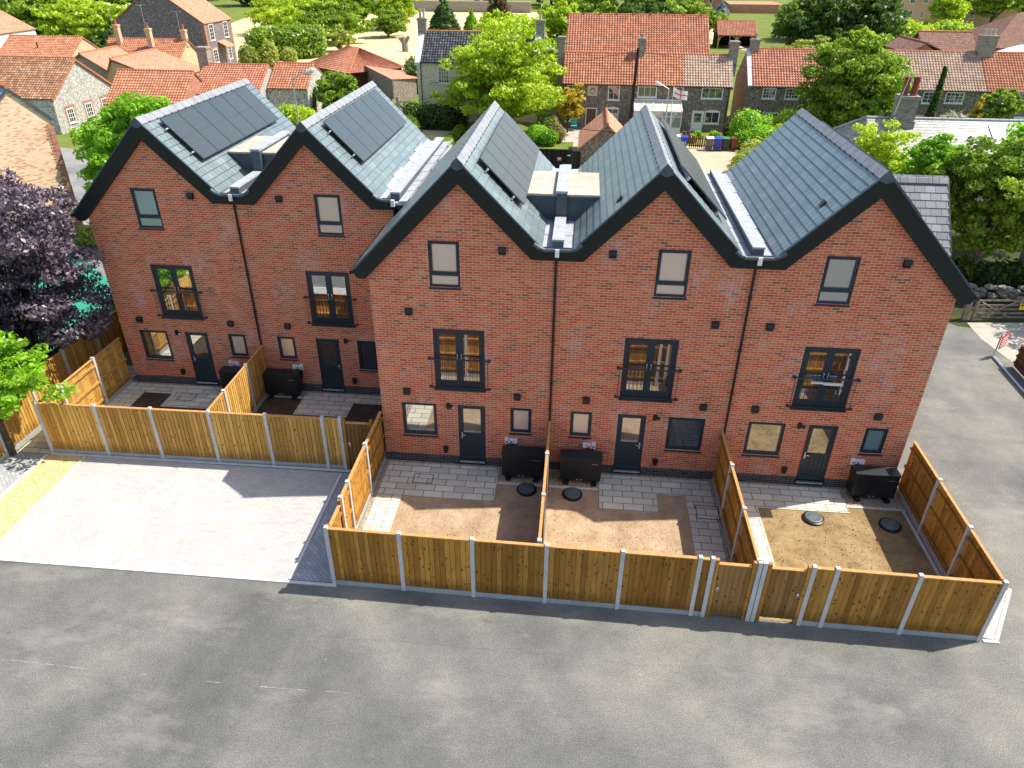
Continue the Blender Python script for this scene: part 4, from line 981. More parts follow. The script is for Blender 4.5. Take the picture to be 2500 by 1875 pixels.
def gable_walls(t, x0, x1, y0, y1, ze, zr, axis, wall, yr=None, name='wall', z0=-.05):
    m = MB()
    if axis == 'x': vr = (y0+y1)/2 if yr is None else yr; m.prism([(y0, z0), (y1, z0), (y1, ze-.03), (vr, zr-.1), (y0, ze-.03)], 'x', x0, x1)
    else: vr = (x0+x1)/2 if yr is None else yr; m.prism([(x0, z0), (x1, z0), (x1, ze-.03), (vr, zr-.1), (x0, ze-.03)], 'y', y0, y1)
    return m.build(name, MT[wall], t)
def win(t, plane, c, a, e, z0, z1, bars=(2, 2), surround=None, glass='glassdark', arch=False, fw=.085, out=-1, sill=True, frame='white', name='window'):
    """window on plane 'y' (facing -y at y=c) or 'x' (facing +x at x=c) spanning a..e"""
    m = MB(); s = out
    def bx(mm, p0, p1, d0, d1, q0, q1):
        d0, d1 = sorted((c+s*d0, c+s*d1))
        if plane == 'y': mm.box(p0, p1, d0, d1, q0, q1)
        else: mm.box(d0, d1, p0, p1, q0, q1)
    bx(m, a, a+fw, -.02, .035, z0, z1); bx(m, e-fw, e, -.02, .035, z0, z1); bx(m, a+fw, e-fw, -.02, .035, z1-fw, z1); bx(m, a+fw, e-fw, -.02, .035, z0, z0+fw)
    w_, h = (e-a-2*fw), (z1-z0-2*fw)
    for k in range(1, bars[0]): xx = a+fw+w_*k/bars[0]; bx(m, xx-.018, xx+.018, -.02, .03, z0+fw, z1-fw)
    for k in range(1, bars[1]): zz = z0+fw+h*k/bars[1]; bx(m, a+fw, e-fw, -.02, .028, zz-.016, zz+.016)
    if arch:
        if plane == 'y':
            for k in range(8):
                f0, f1 = k/8, (k+1)/8; hh = .13*(1-(2*(f0+f1)/2-1)**2); bx(m, a+(e-a)*f0, a+(e-a)*f1, -.02, .033, z1, z1+hh)
    f = m.build(name, MT[frame], t)
    p = MB(); bx(p, a+fw, e-fw, -.01, .012, z0+fw, z1-fw); p.build('pane', MT[glass], f)
    if sill: p = MB(); bx(p, a-.05, e+.05, -.02, .09, z0-.07, z0-.005); p.build('sill', MT[frame], f)
    if surround:
        p = MB(); b_ = .2; bx(p, a-b_, a-.004, -.02, .012, z0-.05, z1+.25); bx(p, e+.004, e+b_, -.02, .012, z0-.05, z1+.25); bx(p, a-.004, e+.004, -.02, .014, z1+.004, z1+.25); p.build('surround', MT[surround], f)
    return f
def door(t, c, a, e, z0, z1, leafm='white', glass=None, frame='white'):
    m = MB(); m.box(a, a+.07, c-.05, c+.02, z0, z1); m.box(e-.07, e, c-.05, c+.02, z0, z1); m.box(a+.07, e-.07, c-.05, c+.02, z1-.07, z1); f = m.build('front_door', MT[frame], t)
    m = MB(); m.box(a+.07, e-.07, c-.03, c+.02, z0, z1-.07); m.box(a+.17, e-.17, c-.036, c-.03, z0+.15, z0+.6); lf = m.build('leaf', MT[leafm], f)
    if glass: m = MB(); m.box(a+.2, e-.2, c-.045, c-.031, z0+.75, z1-.2); m.build('glass_panel', MT[glass], f)
    m = MB(); m.box(e-.19, e-.13, c-.07, c-.03, z0+.68, z0+.72); m.build('handle', MT['chrome'], f)
def chimney(t, x, y, w_, d, z0, z1, mat='greybrick', pots=1, pot='buffpot', ph=.35, cap=True):
    m = MB(); m.box(x-w_/2, x+w_/2, y-d/2, y+d/2, z0, z1-.24)
    m.box(x-w_/2-.04, x+w_/2+.04, y-d/2-.04, y+d/2+.04, z1-.24, z1-.14); m.box(x-w_/2-.07, x+w_/2+.07, y-d/2-.07, y+d/2+.07, z1-.14, z1-.04); m.box(x-w_/2-.02, x+w_/2+.02, y-d/2-.02, y+d/2+.02, z1-.04, z1)
    c = m.build('chimney', MT[mat], t)
    m = MB(); m.box(x-w_/2-.025, x+w_/2+.025, y-d/2-.025, y+d/2+.025, z0, z0+.12+0*d); m.build('flashing', MT['lead'], c)
    for k in range(pots):
        px = x+(k-(pots-1)/2)*(w_/max(1, pots))*.9; p = MB(); p.lathe(px, y, [(.14, z1), (.12, z1+ph*.2), (.11, z1+ph*.85), (.14, z1+ph*.88), (.14, z1+ph), (.09, z1+ph), (.09, z1+ph*.8), (0, z1+ph*.8)], 10); p.build('chimney_pot', MT[pot], c)
    return c
def aerial(t, x, y, z0, z1, rot=0, n=6):
    m = MB(); m.tube([(x, y, z0), (x, y, z1)], .02, 5); dx, dy = math.cos(rot), math.sin(rot)
    m.tube([(x-.6*dx, y-.6*dy, z1-.02), (x+.6*dx, y+.6*dy, z1-.02)], .014, 4)
    for k in range(n): q = -.55+1.1*k/(n-1); m.tube([(x+q*dx-.2*dy, y+q*dy+.2*dx, z1), (x+q*dx+.2*dy, y+q*dy-.2*dx, z1)], .01, 4)
    m.build('aerial', MT['steel'], t)
def gutter(t, x0, x1, y, z, part='gutter'):
    m = MB(); m.tube([(x0, y, z), (x1, y, z)], .055, 6); m.build(part, MT['blackplastic'], t)
def dpipe(t, x, y, z0, z1, mat='blackplastic'): m = MB(); m.tube([(x, y, z1), (x, y, z0)], .04, 6); m.build('downpipe', MT[mat], t)

# --- flint cottages in the middle: two houses under one ridge
YM = 52.7
t = thing('flint_cottage', 'dark flint cottage with sun plaque on its wall and brown front door', 'cottage', (7, YM, 0), group='flint cottages')
gable_walls(t, 3.75, 10.40, YM, 56.65, 3.95, 6.1, 'x', 'flint', 55.45); roof_pair(t, 3.68, 10.42, YM, 56.6, 3.95, 6.15, 'x', 'pantile', yr=55.45)
win(t, 'y', YM, 4.12, 5.12, 2.8, 3.74, (2, 2)); win(t, 'y', YM, 7.88, 8.95, 2.52, 3.76, (2, 2)); win(t, 'y', YM, 7.9, 8.97, .9, 1.8, (2, 2), arch=True); win(t, 'y', YM, 4.05, 5.0, .55, 1.35, (2, 1))
door(t, YM, 5.95, 6.96, 0, 1.8, 'browndoor'); gutter(t, 3.7, 10.4, YM-.2, 3.82)
chimney(t, 3.4, 55.6, .62, .7, 0, 7.5, 'oldred' if 0 else 'greybrick', 0); chimney(t, 10.75, 55.5, .62, .8, 5.2, 7.5, 'greybrick', 1, 'greybrick', .3)
m = MB(); m.box(6.0, 6.92, YM-.05, YM-.003, 2.84, 3.78); pl = m.build('wall_plaque', MT['cream_plaque'], t)
for nm, mt, a0, a1 in (('sun_ring', 'signred', .1, math.pi-.1), ('sea_ring', 'teal', math.pi+.1, 2*math.pi-.1)):
    m = MB()
    for k in range(10):
        p, q = a0+(a1-a0)*k/10, a0+(a1-a0)*(k+1)/10; X_, Z__ = 6.46, 3.25
        m.face([(X_+.16*math.cos(p), YM-.056, Z__+.17*math.sin(p)), (X_+.16*math.cos(q), YM-.056, Z__+.17*math.sin(q)), (X_+.26*math.cos(q), YM-.056, Z__+.27*math.sin(q)), (X_+.26*math.cos(p), YM-.056, Z__+.27*math.sin(p))][::-1])
    m.build(nm, MT[mt], pl)
m = MB()
for k in range(7): a = .35+k*.4; m.face([(6.46+.3*math.cos(a-.05), YM-.057, 3.27+.3*math.sin(a-.05)), (6.46+.3*math.cos(a+.05), YM-.057, 3.27+.3*math.sin(a+.05)), (6.46+.42*math.cos(a), YM-.057, 3.27+.44*math.sin(a))])
m.build('rays', MT['yellow'], pl)
t = thing('flint_cottage', 'dark flint cottage with half-buff roof tiles, white front door and lean-to conservatory', 'cottage', (14.5, YM, 0), group='flint cottages')
gable_walls(t, 10.42, 18.85, YM, 56.65, 3.95, 6.1, 'x', 'flint', 55.45)
roof_pair(t, 10.44, 14.66, YM, 56.6, 3.95, 6.15, 'x', 'pantile_b', yr=55.45); roof_pair(t, 14.66, 18.8, YM, 56.6, 3.95, 6.14, 'x', 'pantile_d', yr=55.45)
m = MB(); m.prism([(YM-.1, 3.78), (55.45, 6.22), (56.6, 5.3), (56.6, 5.1), (55.45, 6.0), (YM-.1, 3.6)], 'x', 18.8, 19.05); m.build('verge', MT['greybrick'], t)
win(t, 'y', YM, 10.55, 12.3, 2.82, 3.76, (3, 1)); win(t, 'y', YM, 13.95, 14.65, 3.05, 3.78, (1, 1)); win(t, 'y', YM, 16.3, 18.2, 2.82, 3.77, (3, 1)); win(t, 'y', YM, 16.83, 18.2, .66, 1.72, (2, 1), arch=True)
door(t, YM, 15.7, 16.75, 0, 1.75, 'white', 'glassdark'); gutter(t, 10.45, 19, YM-.2, 3.82); dpipe(t, 18.7, YM-.12, 0, 3.8)
chimney(t, 19.1, 55.5, .75, .8, 4.4, 7.35, 'greybrick', 0); aerial(t, 18.6, 55.5, 7, 8.4, 1.2)
m = MB(); m.prism([(YM-.02, 2.5), (YM-.02, 2.56), (50.95, 1.98), (50.95, 1.92)], 'x', 10.3, 14.55); cv = m.build('conservatory', MT['polycarb'], t)
m = MB()
for k in range(6): xx = 10.3+4.25*k/5; m.prism([(YM-.02, 2.58), (YM-.02, 2.62), (50.9, 2.03), (50.9, 1.96)], 'x', xx-.03, xx+.03); m.box(xx-.035, xx+.035, 50.96, 51.03, .55, 1.93)
m.box(10.26, 14.6, 50.86, 50.95, 1.88, 1.98); m.box(10.3, 14.55, YM-.1, YM-.025, 2.56, 2.68); m.box(10.3, 14.55, 50.95, 51.03, 1.45, 1.51); m.build('conservatory_frame', MT['white'], cv)
m = MB(); m.box(10.32, 14.53, 50.98, 51.0, .55, 1.9); m.box(14.5, 14.53, 51.0, YM, .55, 1.9); m.build('conservatory_glazing', MT['conserv'], cv)
m = MB(); m.box(10.3, 14.56, 50.94, 51.1, -.05, .54); m.box(14.47, 14.56, 51.1, YM, -.05, .54); m.build('conservatory_base', MT['white'], cv)
# --- big barn-like house behind
t = thing('tiled_barn', 'tall house with one broad red pantiled roof behind the flint cottages', 'house', (10.4, 60.7, 0))
gable_walls(t, 3.9, 17.05, 56.72, 64.7, 6.15, 9.0, 'x', 'oldred'); roof_pair(t, 3.75, 17.2, 56.72, 64.7, 6.12, 9.0, 'x', 'pantile', over=.05)
m = MB()
for k in range(8): m.box(5.2+1.6*k, 5.36+1.6*k, 60.6, 60.84, 9.05, 9.2)
m.build('ridge_vents', MT['clayridge'], t)
# --- right hand flint row
YR = 53.9; RY, RZ = 57.2, 6.56
def row_house(label, x0, x1, tile, wall='flint'):
    t = thing('flint_cottage', label, 'cottage', ((x0+x1)/2, YR, 0), group='flint cottages')
    gable_walls(t, x0, x1-.01, YR, 60.5, 3.9, RZ-.05, 'x', wall, RY); roof_pair(t, x0+(.35 if x0 < 21 else 0), x1, YR, 60.5, 3.9, RZ, 'x', tile, yr=RY); gutter(t, x0, x1, YR-.2, 3.78); return t
t = row_house('flint cottage with a rose red roof and small-paned white windows, left end of its row', 20.6, 31.3, 'pantile_p')
for a, e in ((21.95, 23.15), (23.97, 25.18), (26.03, 27.2)): win(t, 'y', YR, a, e, 2.74, 3.68, (4, 3), glass='glassdark')
win(t, 'y', YR, 22.6, 23.75, .7, 1.55, (4, 2)); m = MB(); m.prism([(YR-.05, 3.85), (RY, RZ+.06), (RY, RZ-.1), (YR-.05, 3.7)], 'x', 20.55, 20.95); m.build('verge', MT['whitedull'], t)
chimney(t, 21.25, 57.2, .75, .8, 5.7, 7.4, 'greybrick', 1, 'greybrick', .45); chimney(t, 31.0, 57.5, 1.5, .8, 6, 7.4, 'greybrick', 2, 'redpot', .5); dpipe(t, 25.75, YR-.1, 0, 3.7)
t = row_house('flint cottage with dull buff roof and massive grey chimney at its right', 33.2, 41.3, 'pantile_d')
m = MB(); m.box(31.4, 33.1, YR, 60, 0, 3.8); m.build('wall', MT['flint'], t); roof_pair(t, 31.35, 33.2, YR, 60.5, 3.9, RZ-.01, 'x', 'pantile_p', yr=RY)
win(t, 'y', YR, 36.05, 37.05, 2.65, 3.65, (2, 3)); win(t, 'y', YR, 38.0, 39.6, 2.7, 3.64, (4, 3)); win(t, 'y', YR, 35.6, 36.6, .6, 1.6, (2, 2)); win(t, 'y', YR, 38.4, 39.4, .6, 1.6, (2, 2))
chimney(t, 41.7, 57.2, 1.35, .95, 5.6, 8.0, 'greybrick', 3, 'buffpot', .5)
t = row_house('flint cottage with orange roof at the right edge of the photo', 41.35, 58, 'pantile_c' if 0 else 'pantile_b')
win(t, 'y', YR, 44.1, 44.9, 3.0, 3.7, (2, 2)); win(t, 'y', YR, 45.3, 46.6, 2.4, 3.7, (2, 2)); door(t, YR, 44.4, 45.6, 0, 1.7, 'white', 'oldglass')
# alley gate between the two rows
t = thing('slatted_gate', 'dark slatted gate closing the alley between the two cottage rows', 'gate', (19.8, 52.4, 0)); m = MB()
for k in range(9): m.box(19.0+k*.17, 19.12+k*.17, 52.4, 52.44, .02, 1.5)
m.build('slats', MT['timber_grey'], t); m = MB(); m.box(19.0, 20.55, 52.44, 52.5, .3, .4); m.box(19.0, 20.55, 52.44, 52.5, 1.2, 1.3); m.build('rails', MT['timber_grey'], t)
# --- cream brick house
t = thing('cream_house', 'cream brick house with black pantiles and white parapet gables, half hidden by lime tree', 'house', (-4.5, 54.3, 0))
YC = 54.3
gable_walls(t, -10.15, 1.25, YC, 59.7, 5.35, 7.55, 'x', 'creambrick', 57); roof_pair(t, -9.75, .85, YC, 59.7, 5.3, 7.62, 'x', 'pantile_k', yr=57, over=.1)
for x0, x1 in ((-10.3, -9.72), (.82, 1.4)): m = MB(); m.prism([(YC-.12, 5.2), (57, 7.78), (59.8, 5.3), (59.8, 5.0), (57, 7.4), (YC-.12, 4.95)], 'x', x0, x1); m.build('parapet', MT['whitedull'], t)
for xx in (-9.95, 1.3): chimney(t, xx, 57, .8, .75, 6.9, 8.75, 'greybrick', 2 if xx < 0 else 1, 'buffpot', .75 if xx < 0 else .45)
win(t, 'y', YC, -8.15, -7.05, 3.4, 4.85, (4, 4), glass='glassdark'); win(t, 'y', YC, -8.15, -7.05, .95, 2.3, (4, 4), glass='glassdark'); win(t, 'y', YC, -1.6, -.5, 3.4, 4.85, (4, 4), glass='glassdark')
gutter(t, -9.8, .9, YC-.15, 5.2); dpipe(t, -9.75, YC-.1, 0, 5.2)
# --- small tile roofed flint shed behind the terrace
t = thing('flint_shed', 'small flint shed with steep orange tiled roof just behind the terrace', 'shed', (7.5, 41.9, 0))
gable_walls(t, 5.7, 9.45, 38.9, 45.1, 1.3, 3.0, 'y', 'flint', 7.6); roof_pair(t, 5.6, 9.5, 38.75, 45.2, 1.3, 3.05, 'y', 'plaintile', yr=7.6, style='slate', gauge=.16)
m = MB(); m.box(7.0, 7.8, 38.85, 38.89, .2, 1.1); m.build('opening', MT['blackplastic'], t)
# --- black boarded gate
t = thing('board_fence', 'black boarded yard gate and fence with small pink notice', 'fence', (4, 36.9, 0)); m, r2, c2 = MB(), MB(), MB()
panel(m, r2, c2, (2.0, 36.9), (1, 0), 0, 3.05, .03, 1.52, 1, .15); panel(m, r2, c2, (5.07, 36.9), (1, 0), 0, .62, .03, 1.42, 1, .15); f = m.build('boards', MT['timber_black'], t); c2.build('capping', MT['timber_black'], f)
m = MB(); m.box(3.96, 4.27, 36.83, 36.85, .74, .98); nt_ = m.build('notice', MT['pink'], t); m = MB(); m.box(4.0, 4.23, 36.825, 36.829, .9, .94); m.box(4.02, 4.2, 36.825, 36.829, .8, .83); m.build('lettering', MT['white'], nt_)
m = MB(); m.box(4.7, 4.95, 36.83, 36.85, 1.1, 1.17); m.build('letter_plate', MT['white'], t)
# --- stone slate building on the right
t = thing('stone_slate_house', 'low building with pale stone slate roof, orange lichen and metal cowl, right side', 'building', (30, 34.5, 0))
m = MB(); m.box(25, 60, 31.0, 38, -.05, 2.45); m.build('wall', MT['render'], t)
m = MB(); slates(m, (24.6, 30.5, 2.42), (60, 30.5, 2.42), (60, 34.6, 4.72), (24.7, 34.6, 4.72), .28, .018, .4); slates(m, (60, 38.6, 2.42), (22.6, 37.8, 2.8), (24.7, 34.6, 4.72), (60, 34.6, 4.72), .28, .018, .4)
m.face([(22.6, 37.8, 2.8), (24.6, 30.5, 2.42), (24.7, 34.6, 4.72)]); m.face([(24.6, 30.52, 2.40), (60, 30.52, 2.40), (60, 38.5, 2.40), (22.7, 37.7, 2.40)]); m.build('roof', MT['stoneslate'], t)
m = MB(); ridge_roll(m, (24.7, 34.6, 4.74), (60, 34.6, 4.74), .10, .6); ridge_roll(m, (22.6, 37.8, 2.84), (24.7, 34.6, 4.76), .08); m.build('ridge', MT['lead'], t)
m = MB(); m.tube([(24.8, 30.42, 2.4), (60, 30.42, 2.4)], .06, 6); m.build('gutter', MT['blackplastic'], t)
m = MB(); m.prism([(33.7, 3.9), (34.95, 4.45), (34.95, 4.7), (33.7, 4.7)], 'x', 26.25, 27.55); m.box(26.35, 27.5, 33.8, 34.9, 3.9, 6.0); m.box(26.27, 27.58, 33.7, 35, 6.0, 6.1); m.box(26.3, 27.55, 33.75, 34.95, 6.1, 6.22)
ch = m.build('chimney', MT['greybrick'], t)
for xx in (26.62, 27.2): m = MB(); m.lathe(xx, 34.3, [(.24, 6.22), (.2, 6.35), (.19, 7.1), (.23, 7.12), (.23, 7.22), (.2, 7.24), (.23, 7.28), (.23, 7.34), (.15, 7.34), (.15, 7.2), (0, 7.2)], 14); m.build('chimney_pot', MT['redpot'], ch)
m = MB(); m.tube([(26.0, 33.5, 5.1), (26.3, 33.7, 6.6), (26.45, 33.7, 7.4)], .03, 5); m.build('aerial', MT['steel'], ch)
m = MB(); m.lathe(33.5, 31.9, [(.42, 3.05), (.48, 3.5), (.62, 3.75), (.42, 4.15), (.30, 4.2), (.3, 4.1), (0, 4.1)], 18); m.build('roof_cowl', MT['steel'], t)
m = MB(); m.prism([(33.0, 3.86), (34.1, 4.47), (34.1, 4.52), (33.0, 3.91)], 'x', 32.4, 32.65); m.build('patch', MT['white'], t)
# --- left pale brick building
t = thing('pale_brick_building', 'tall windowless pale brick gable with slate verge at the left edge', 'building', (-21.8, 18.5, 0), rad(58))
m = MB(); m.prism([(-4.2, -.05), (0, -.05), (0, 6.6), (-1.6, 8.2), (-4.2, 5.9)], 'y', 0, 2.25); m.build('wall', MT['palebrick'], t, local=True)
m = MB(); m.box(-.3, .01, -.012, -.001, 0, 6.3)
for k in range(42): m.box(-.42-.1*(k % 5 == 2), -.3001, -.012, -.001, k*.15, k*.15+.075)
m.build('corner_quoins', MT['oldred'], t, local=True)
m = MB(); slates(m, (.12, -.06, 6.5), (.12, 2.3, 6.5), (-1.6, 2.3, 8.24), (-1.6, -.06, 8.24)); slates(m, (-4.3, 2.3, 5.85), (-4.3, -.06, 5.85), (-1.6, -.06, 8.24), (-1.6, 2.3, 8.24)); m.build('roof', MT['greyslate'], t, local=True)
m = MB(); m.prism([(.14, 6.46), (-1.6, 8.22), (-1.6, 8.12), (.14, 6.34)], 'y', -.1, -.05); m.prism([(-4.3, 5.82), (-1.6, 8.22), (-1.6, 8.12), (-4.3, 5.7)], 'y', -.1, -.05); m.build('verge', MT['leaddark'], t, local=True)
m = MB(); ridge_roll(m, (-1.6, -.08, 8.27), (-1.6, 2.3, 8.27)); m.build('ridge', MT['clayridge'], t, local=True); m = MB(); m.tube([(-1.6, 2.2, 8.3), (-1.62, 2.2, 8.65), (-1.57, 2.2, 8.8)], [.07, .05, .02], 6); m.build('finial', MT['clayridge'], t, local=True)
m = MB(); m.box(-.35, -.2, -.06, -.013, .45, .65); m.build('meter_box', MT['white'], t, local=True)
# --- left cluster
t = thing('flint_gable_cottage', 'pale flint gable cottage with brick-arched white windows, left background', 'cottage', (-46, 48.5, 0), group='red roofed buildings at upper left')
gable_walls(t, -56, -40.3, 44.15, 53, 3.0, 5.65, 'x', 'flintpale', 48.5); roof_pair(t, -56, -40.15, 44.15, 53, 3.0, 5.7, 'x', 'pantile_c', yr=48.5)
for a in (45.55, 48.3, 50.9): win(t, 'x', -40.3, a, a+1.0, .62, 1.85, (3, 3), 'oldred', out=1)
m = MB()
for s, y in ((1, 44.0), (-1, 53.1)): m.prism([(y, 2.85), (48.5, 5.66), (48.5, 5.5), (y, 2.7)], 'x', -40.3, -40.12)
m.build('verge', MT['clayridge'], t)
t = thing('long_tiled_roof', 'long low building with ribbed orange roof carrying a pointed shadow, behind left house', 'building', (-32, 47, 0), group='red roofed buildings at upper left')
gable_walls(t, -35.4, -28.5, 44.1, 50, 2.75, 4.9, 'x', 'oldred', 47.1); roof_pair(t, -35.5, -28.4, 44.1, 50, 2.72, 4.98, 'x', 'pantile_b', yr=47.1)
t = thing('flint_gable_cottage', 'flint gabled cottage with brick chimney stack beside the street lamp', 'cottage', (-26, 50.6, 0), group='red roofed buildings at upper left')
gable_walls(t, -28.9, -23, 47.0, 54.3, 3.2, 5.1, 'x', 'flintpale', 50.5); roof_pair(t, -29.1, -22.95, 47.0, 54.3, 3.2, 5.18, 'x', 'pantile', yr=50.5); chimney(t, -29.0, 50.7, .95, .9, 4.4, 6.6, 'greybrick', 0)
t = thing('flint_gable_cottage', 'short flint gable end with ivy strip, right of the chimneyed cottage', 'cottage', (-21, 52, 0), group='red roofed buildings at upper left')
gable_walls(t, -22.95, -19.2, 49.2, 55, 3.5, 5.1, 'x', 'flintpale', 51.8); roof_pair(t, -22.9, -19.15, 49.2, 55, 3.5, 5.2, 'x', 'pantile', yr=51.8)
leaf_mesh('ivy', [(-19.1, 49.6+.2*k, .6+.35*k, .12, .28, .3) for k in range(8)], 500, .14, 'dark', t, 3)
t = thing('tiled_house', 'house with plain orange roof and small flue pipe behind the pale flint gable', 'house', (-54.5, 66, 0), group='red roofed buildings at upper left')
gable_walls(t, -60, -51.3, 62.8, 71.4, 3.2, 5.5, 'x', 'yellowbrick', 67.1); roof_pair(t, -60, -51.2, 62.8, 71.4, 3.2, 5.6, 'x', 'pantile_b', yr=67.1)
m = MB(); m.tube([(-55.6, 65.2, 4.4), (-55.6, 65.2, 5.2)], .07, 6); m.build('flue', MT['blackplastic'], t)
t = thing('tiled_house', 'house with yellow brick gable and two aerial-topped chimneys, upper left', 'house', (-45, 71.5, 0), group='red roofed buildings at upper left')
gable_walls(t, -50.5, -41.4, 68.2, 75.2, 2.7, 4.95, 'x', 'yellowbrick', 71.7); roof_pair(t, -51, -41.2, 68.2, 75.2, 2.7, 5.05, 'x', 'pantile_b', yr=71.7)
for xx, yy, zz in ((-49.3, 71.0, 6.6), (-45.2, 70.5, 6.3), (-41.6, 71.8, 6.1)): chimney(t, xx, yy, .55, .55, 4.3, zz, 'yellowbrick', 1, 'claypot', .55)
aerial(t, -49.7, 71, 6, 9.4, .3); aerial(t, -45.5, 70.6, 6, 8.7, 1.0); aerial(t, -42, 71.8, 5.8, 8.0, .5)
t = thing('tiled_house', 'orange roofed wing whose shaded gable leans behind the pale flint wall', 'house', (-48.6, 65, 0), group='red roofed buildings at upper left')
gable_walls(t, -52, -45.3, 62, 69, 2.5, 4.4, 'y', 'greybrick', -48.6); roof_pair(t, -52, -45.3, 61.8, 69, 2.5, 4.5, 'y', 'plaintile', yr=-48.6, style='slate', gauge=.2)
t = thing('tiled_house', 'second orange roofed wing running towards the camera below the yellow gable', 'house', (-43, 64, 0), group='red roofed buildings at upper left')
gable_walls(t, -45.1, -38.5, 60, 69, 2.3, 4.1, 'y', 'yellowbrick', -44.0); roof_pair(t, -45.1, -38.5, 59.8, 69, 2.3, 4.3, 'y', 'plaintile', yr=-44.0, style='slate', gauge=.2)
t = thing('white_house', 'white rendered house with brown roof and one skylight, far left edge', 'house', (-78, 82, 0))
gable_walls(t, -84, -72.3, 74, 88.5, 4.5, 7.3, 'y', 'whitedull', -78); roof_pair(t, -84, -72.3, 73.8, 88.6, 4.5, 7.4, 'y', 'plaintile', yr=-78, style='slate', gauge=.2)
m = MB(); m.prism([(-74.6, 5.84), (-75.6, 6.33), (-75.6, 6.42), (-74.6, 5.93)], 'y', 83.5, 84.6); m.build('skylight', MT['glassdark'], t)
t = thing('flint_house', 'two storey grey flint house with red brick corners and a porch, upper left', 'house', (-51, 88, 0))
gable_walls(t, -57.5, -45, 84, 92.3, 5.9, 10, 'y', 'flintgrey', -51.2); roof_pair(t, -57.5, -45, 83.8, 92.5, 5.9, 10.1, 'y', 'plaintile', yr=-51.2, style='slate', gauge=.2)
for a in (85.2, 89.6): win(t, 'x', -45, a, a+1.3, 3.6, 5.6, (2, 4), 'oldred', out=1); win(t, 'x', -45, a, a+1.3, .8, 2.5, (2, 4), 'oldred', out=1)
m = MB(); m.box(-45.45, -44.985, 83.985, 84.0, 0, 5.8); m.box(-45, -44.985, 84, 84.4, 0, 5.8); m.box(-45, -44.985, 91.9, 92.3, 0, 5.8); m.build('corner_quoins', MT['oldred'], t)
m = MB(); m.prism([(-45, 3.4), (-43.6, 2.7), (-43.6, 2.6), (-45, 3.25)], 'y', 87, 89.4); pr = m.build('porch_roof', MT['plaintile'], t); m = MB()
for y in (87.1, 89.3): m.box(-43.75, -43.65, y-.05, y+.05, 0, 2.7)
m.build('porch_post', MT['white'], pr)
# hipped outbuilding and monopitch shed
t = thing('hipped_outbuilding', 'dark timber outbuilding with hipped red pantile roof beyond the second house', 'outbuilding', (-22, 74, 0), rad(-42))
m = MB(); m.box(-4.6, 4.6, -3.6, 3.6, 0, 2.2); m.build('wall', MT['timber_brown'], t, local=True)
m = MB(); e = [(-5, -4, 2.2), (5, -4, 2.2), (5, 4, 2.2), (-5, 4, 2.2)]; r0, r1 = (-1.2, 0, 4.3), (1.2, 0, 4.3)
pantiles(m, e[0], e[1], r1, r0); pantiles(m, e[1], e[2], r1, r1); pantiles(m, e[2], e[3], r0, r1); pantiles(m, e[3], e[0], r0, r0); m.build('roof', MT['pantile'], t, local=True)
m = MB(); ridge_roll(m, r0, r1); [ridge_roll(m, a, c) for a, c in ((e[0], r0), (e[1], r1), (e[2], r1), (e[3], r0))]; m.build('ridge', MT['clayridge'], t, local=True)
t = thing('flint_outhouse', 'flint outhouse with one low red sloping roof left of the cream house', 'outbuilding', (-18.5, 70, 0))
a, b_, c, d = (-14.1, 60.4), (-13.2, 67.6), (-22.4, 85), (-23.9, 77.9); m = MB()
for p, q, z0, z1 in ((a, b_, 2.75, 1.9), (b_, c, 1.9, 1.9), (c, d, 1.9, 2.75), (d, a, 2.75, 2.75)): m.face([(p[0], p[1], 0), (q[0], q[1], 0), (q[0], q[1], z1), (p[0], p[1], z0)])
m.build('wall', MT['flint'], t); m = MB(); slates(m, (-12.9, 67.7, 1.9), (-22.2, 85.2, 1.9), (-24.1, 78, 2.8), (-14.1, 60.2, 2.8), .2); m.face([(-12.9, 67.7, 1.86), (-14.1, 60.2, 2.76), (-24.1, 78, 2.76), (-22.2, 85.2, 1.86)]); m.build('roof', MT['plaintile'], t)
# far buildings
t = thing('brick_hall', 'dark red brick gabled hall with a narrow vertical window, far behind cottages', 'building', (38.8, 212, 0))
m = MB(); m.prism([(32.7, -.1), (44.9, -.1), (44.9, 2.0), (38.8, 5.2), (32.7, 2.0)], 'y', 212, 230); m.build('wall', MT['oldred'], t)
m = MB()
for s in (-1, 1): m.prism([(38.8, 5.3), (38.8+s*6.6, 1.85), (38.8+s*6.6, 1.6), (38.8, 5.0)], 'y', 211.6, 230)
m.build('roof', MT['greyslate'], t); win(t, 'y', 212, 38.8, 39.7, .3, 3.6, (1, 4)); m = MB(); m.box(44.9, 60, 214, 230, -.1, 2.2); m.build('annexe', MT['plaintile'], t)
t = thing('oak_carport', 'oak framed two bay carport with pink tiled roof beyond the barn', 'carport', (31.6, 124, 0))
roof_pair(t, 28.2, 35.0, 123, 129, 2.15, 4.1, 'x', 'pantile_p', yr=126); m = MB()
for x in (28.5, 31.6, 34.7): m.box(x-.12, x+.12, 123, 123.24, -.05, 2.1)
for x0, x1 in ((28.5, 31.6), (31.6, 34.7)):
    for s, xa in ((1, x0), (-1, x1)): m.tube([(xa+s*.1, 123.1, 1.2), (xa+s*.35, 123.1, 1.75), (xa+s*.9, 123.1, 2.05)], .09, 5)
m.box(28.3, 34.9, 123.02, 123.22, 2.0, 2.18); m.build('frame', MT['oak'], t); m = MB(); m.box(28.4, 34.8, 128, 128.2, 0, 2.1); m.box(28.3, 28.5, 124, 128, 0, 2.1); m.box(34.7, 34.9, 124, 128, 0, 2.1); m.build('boarding', MT['timber_black'], t)
t = thing('apartment_block', 'yellow brick block of flats beyond the trees at upper right', 'building', (82, 170, 0))
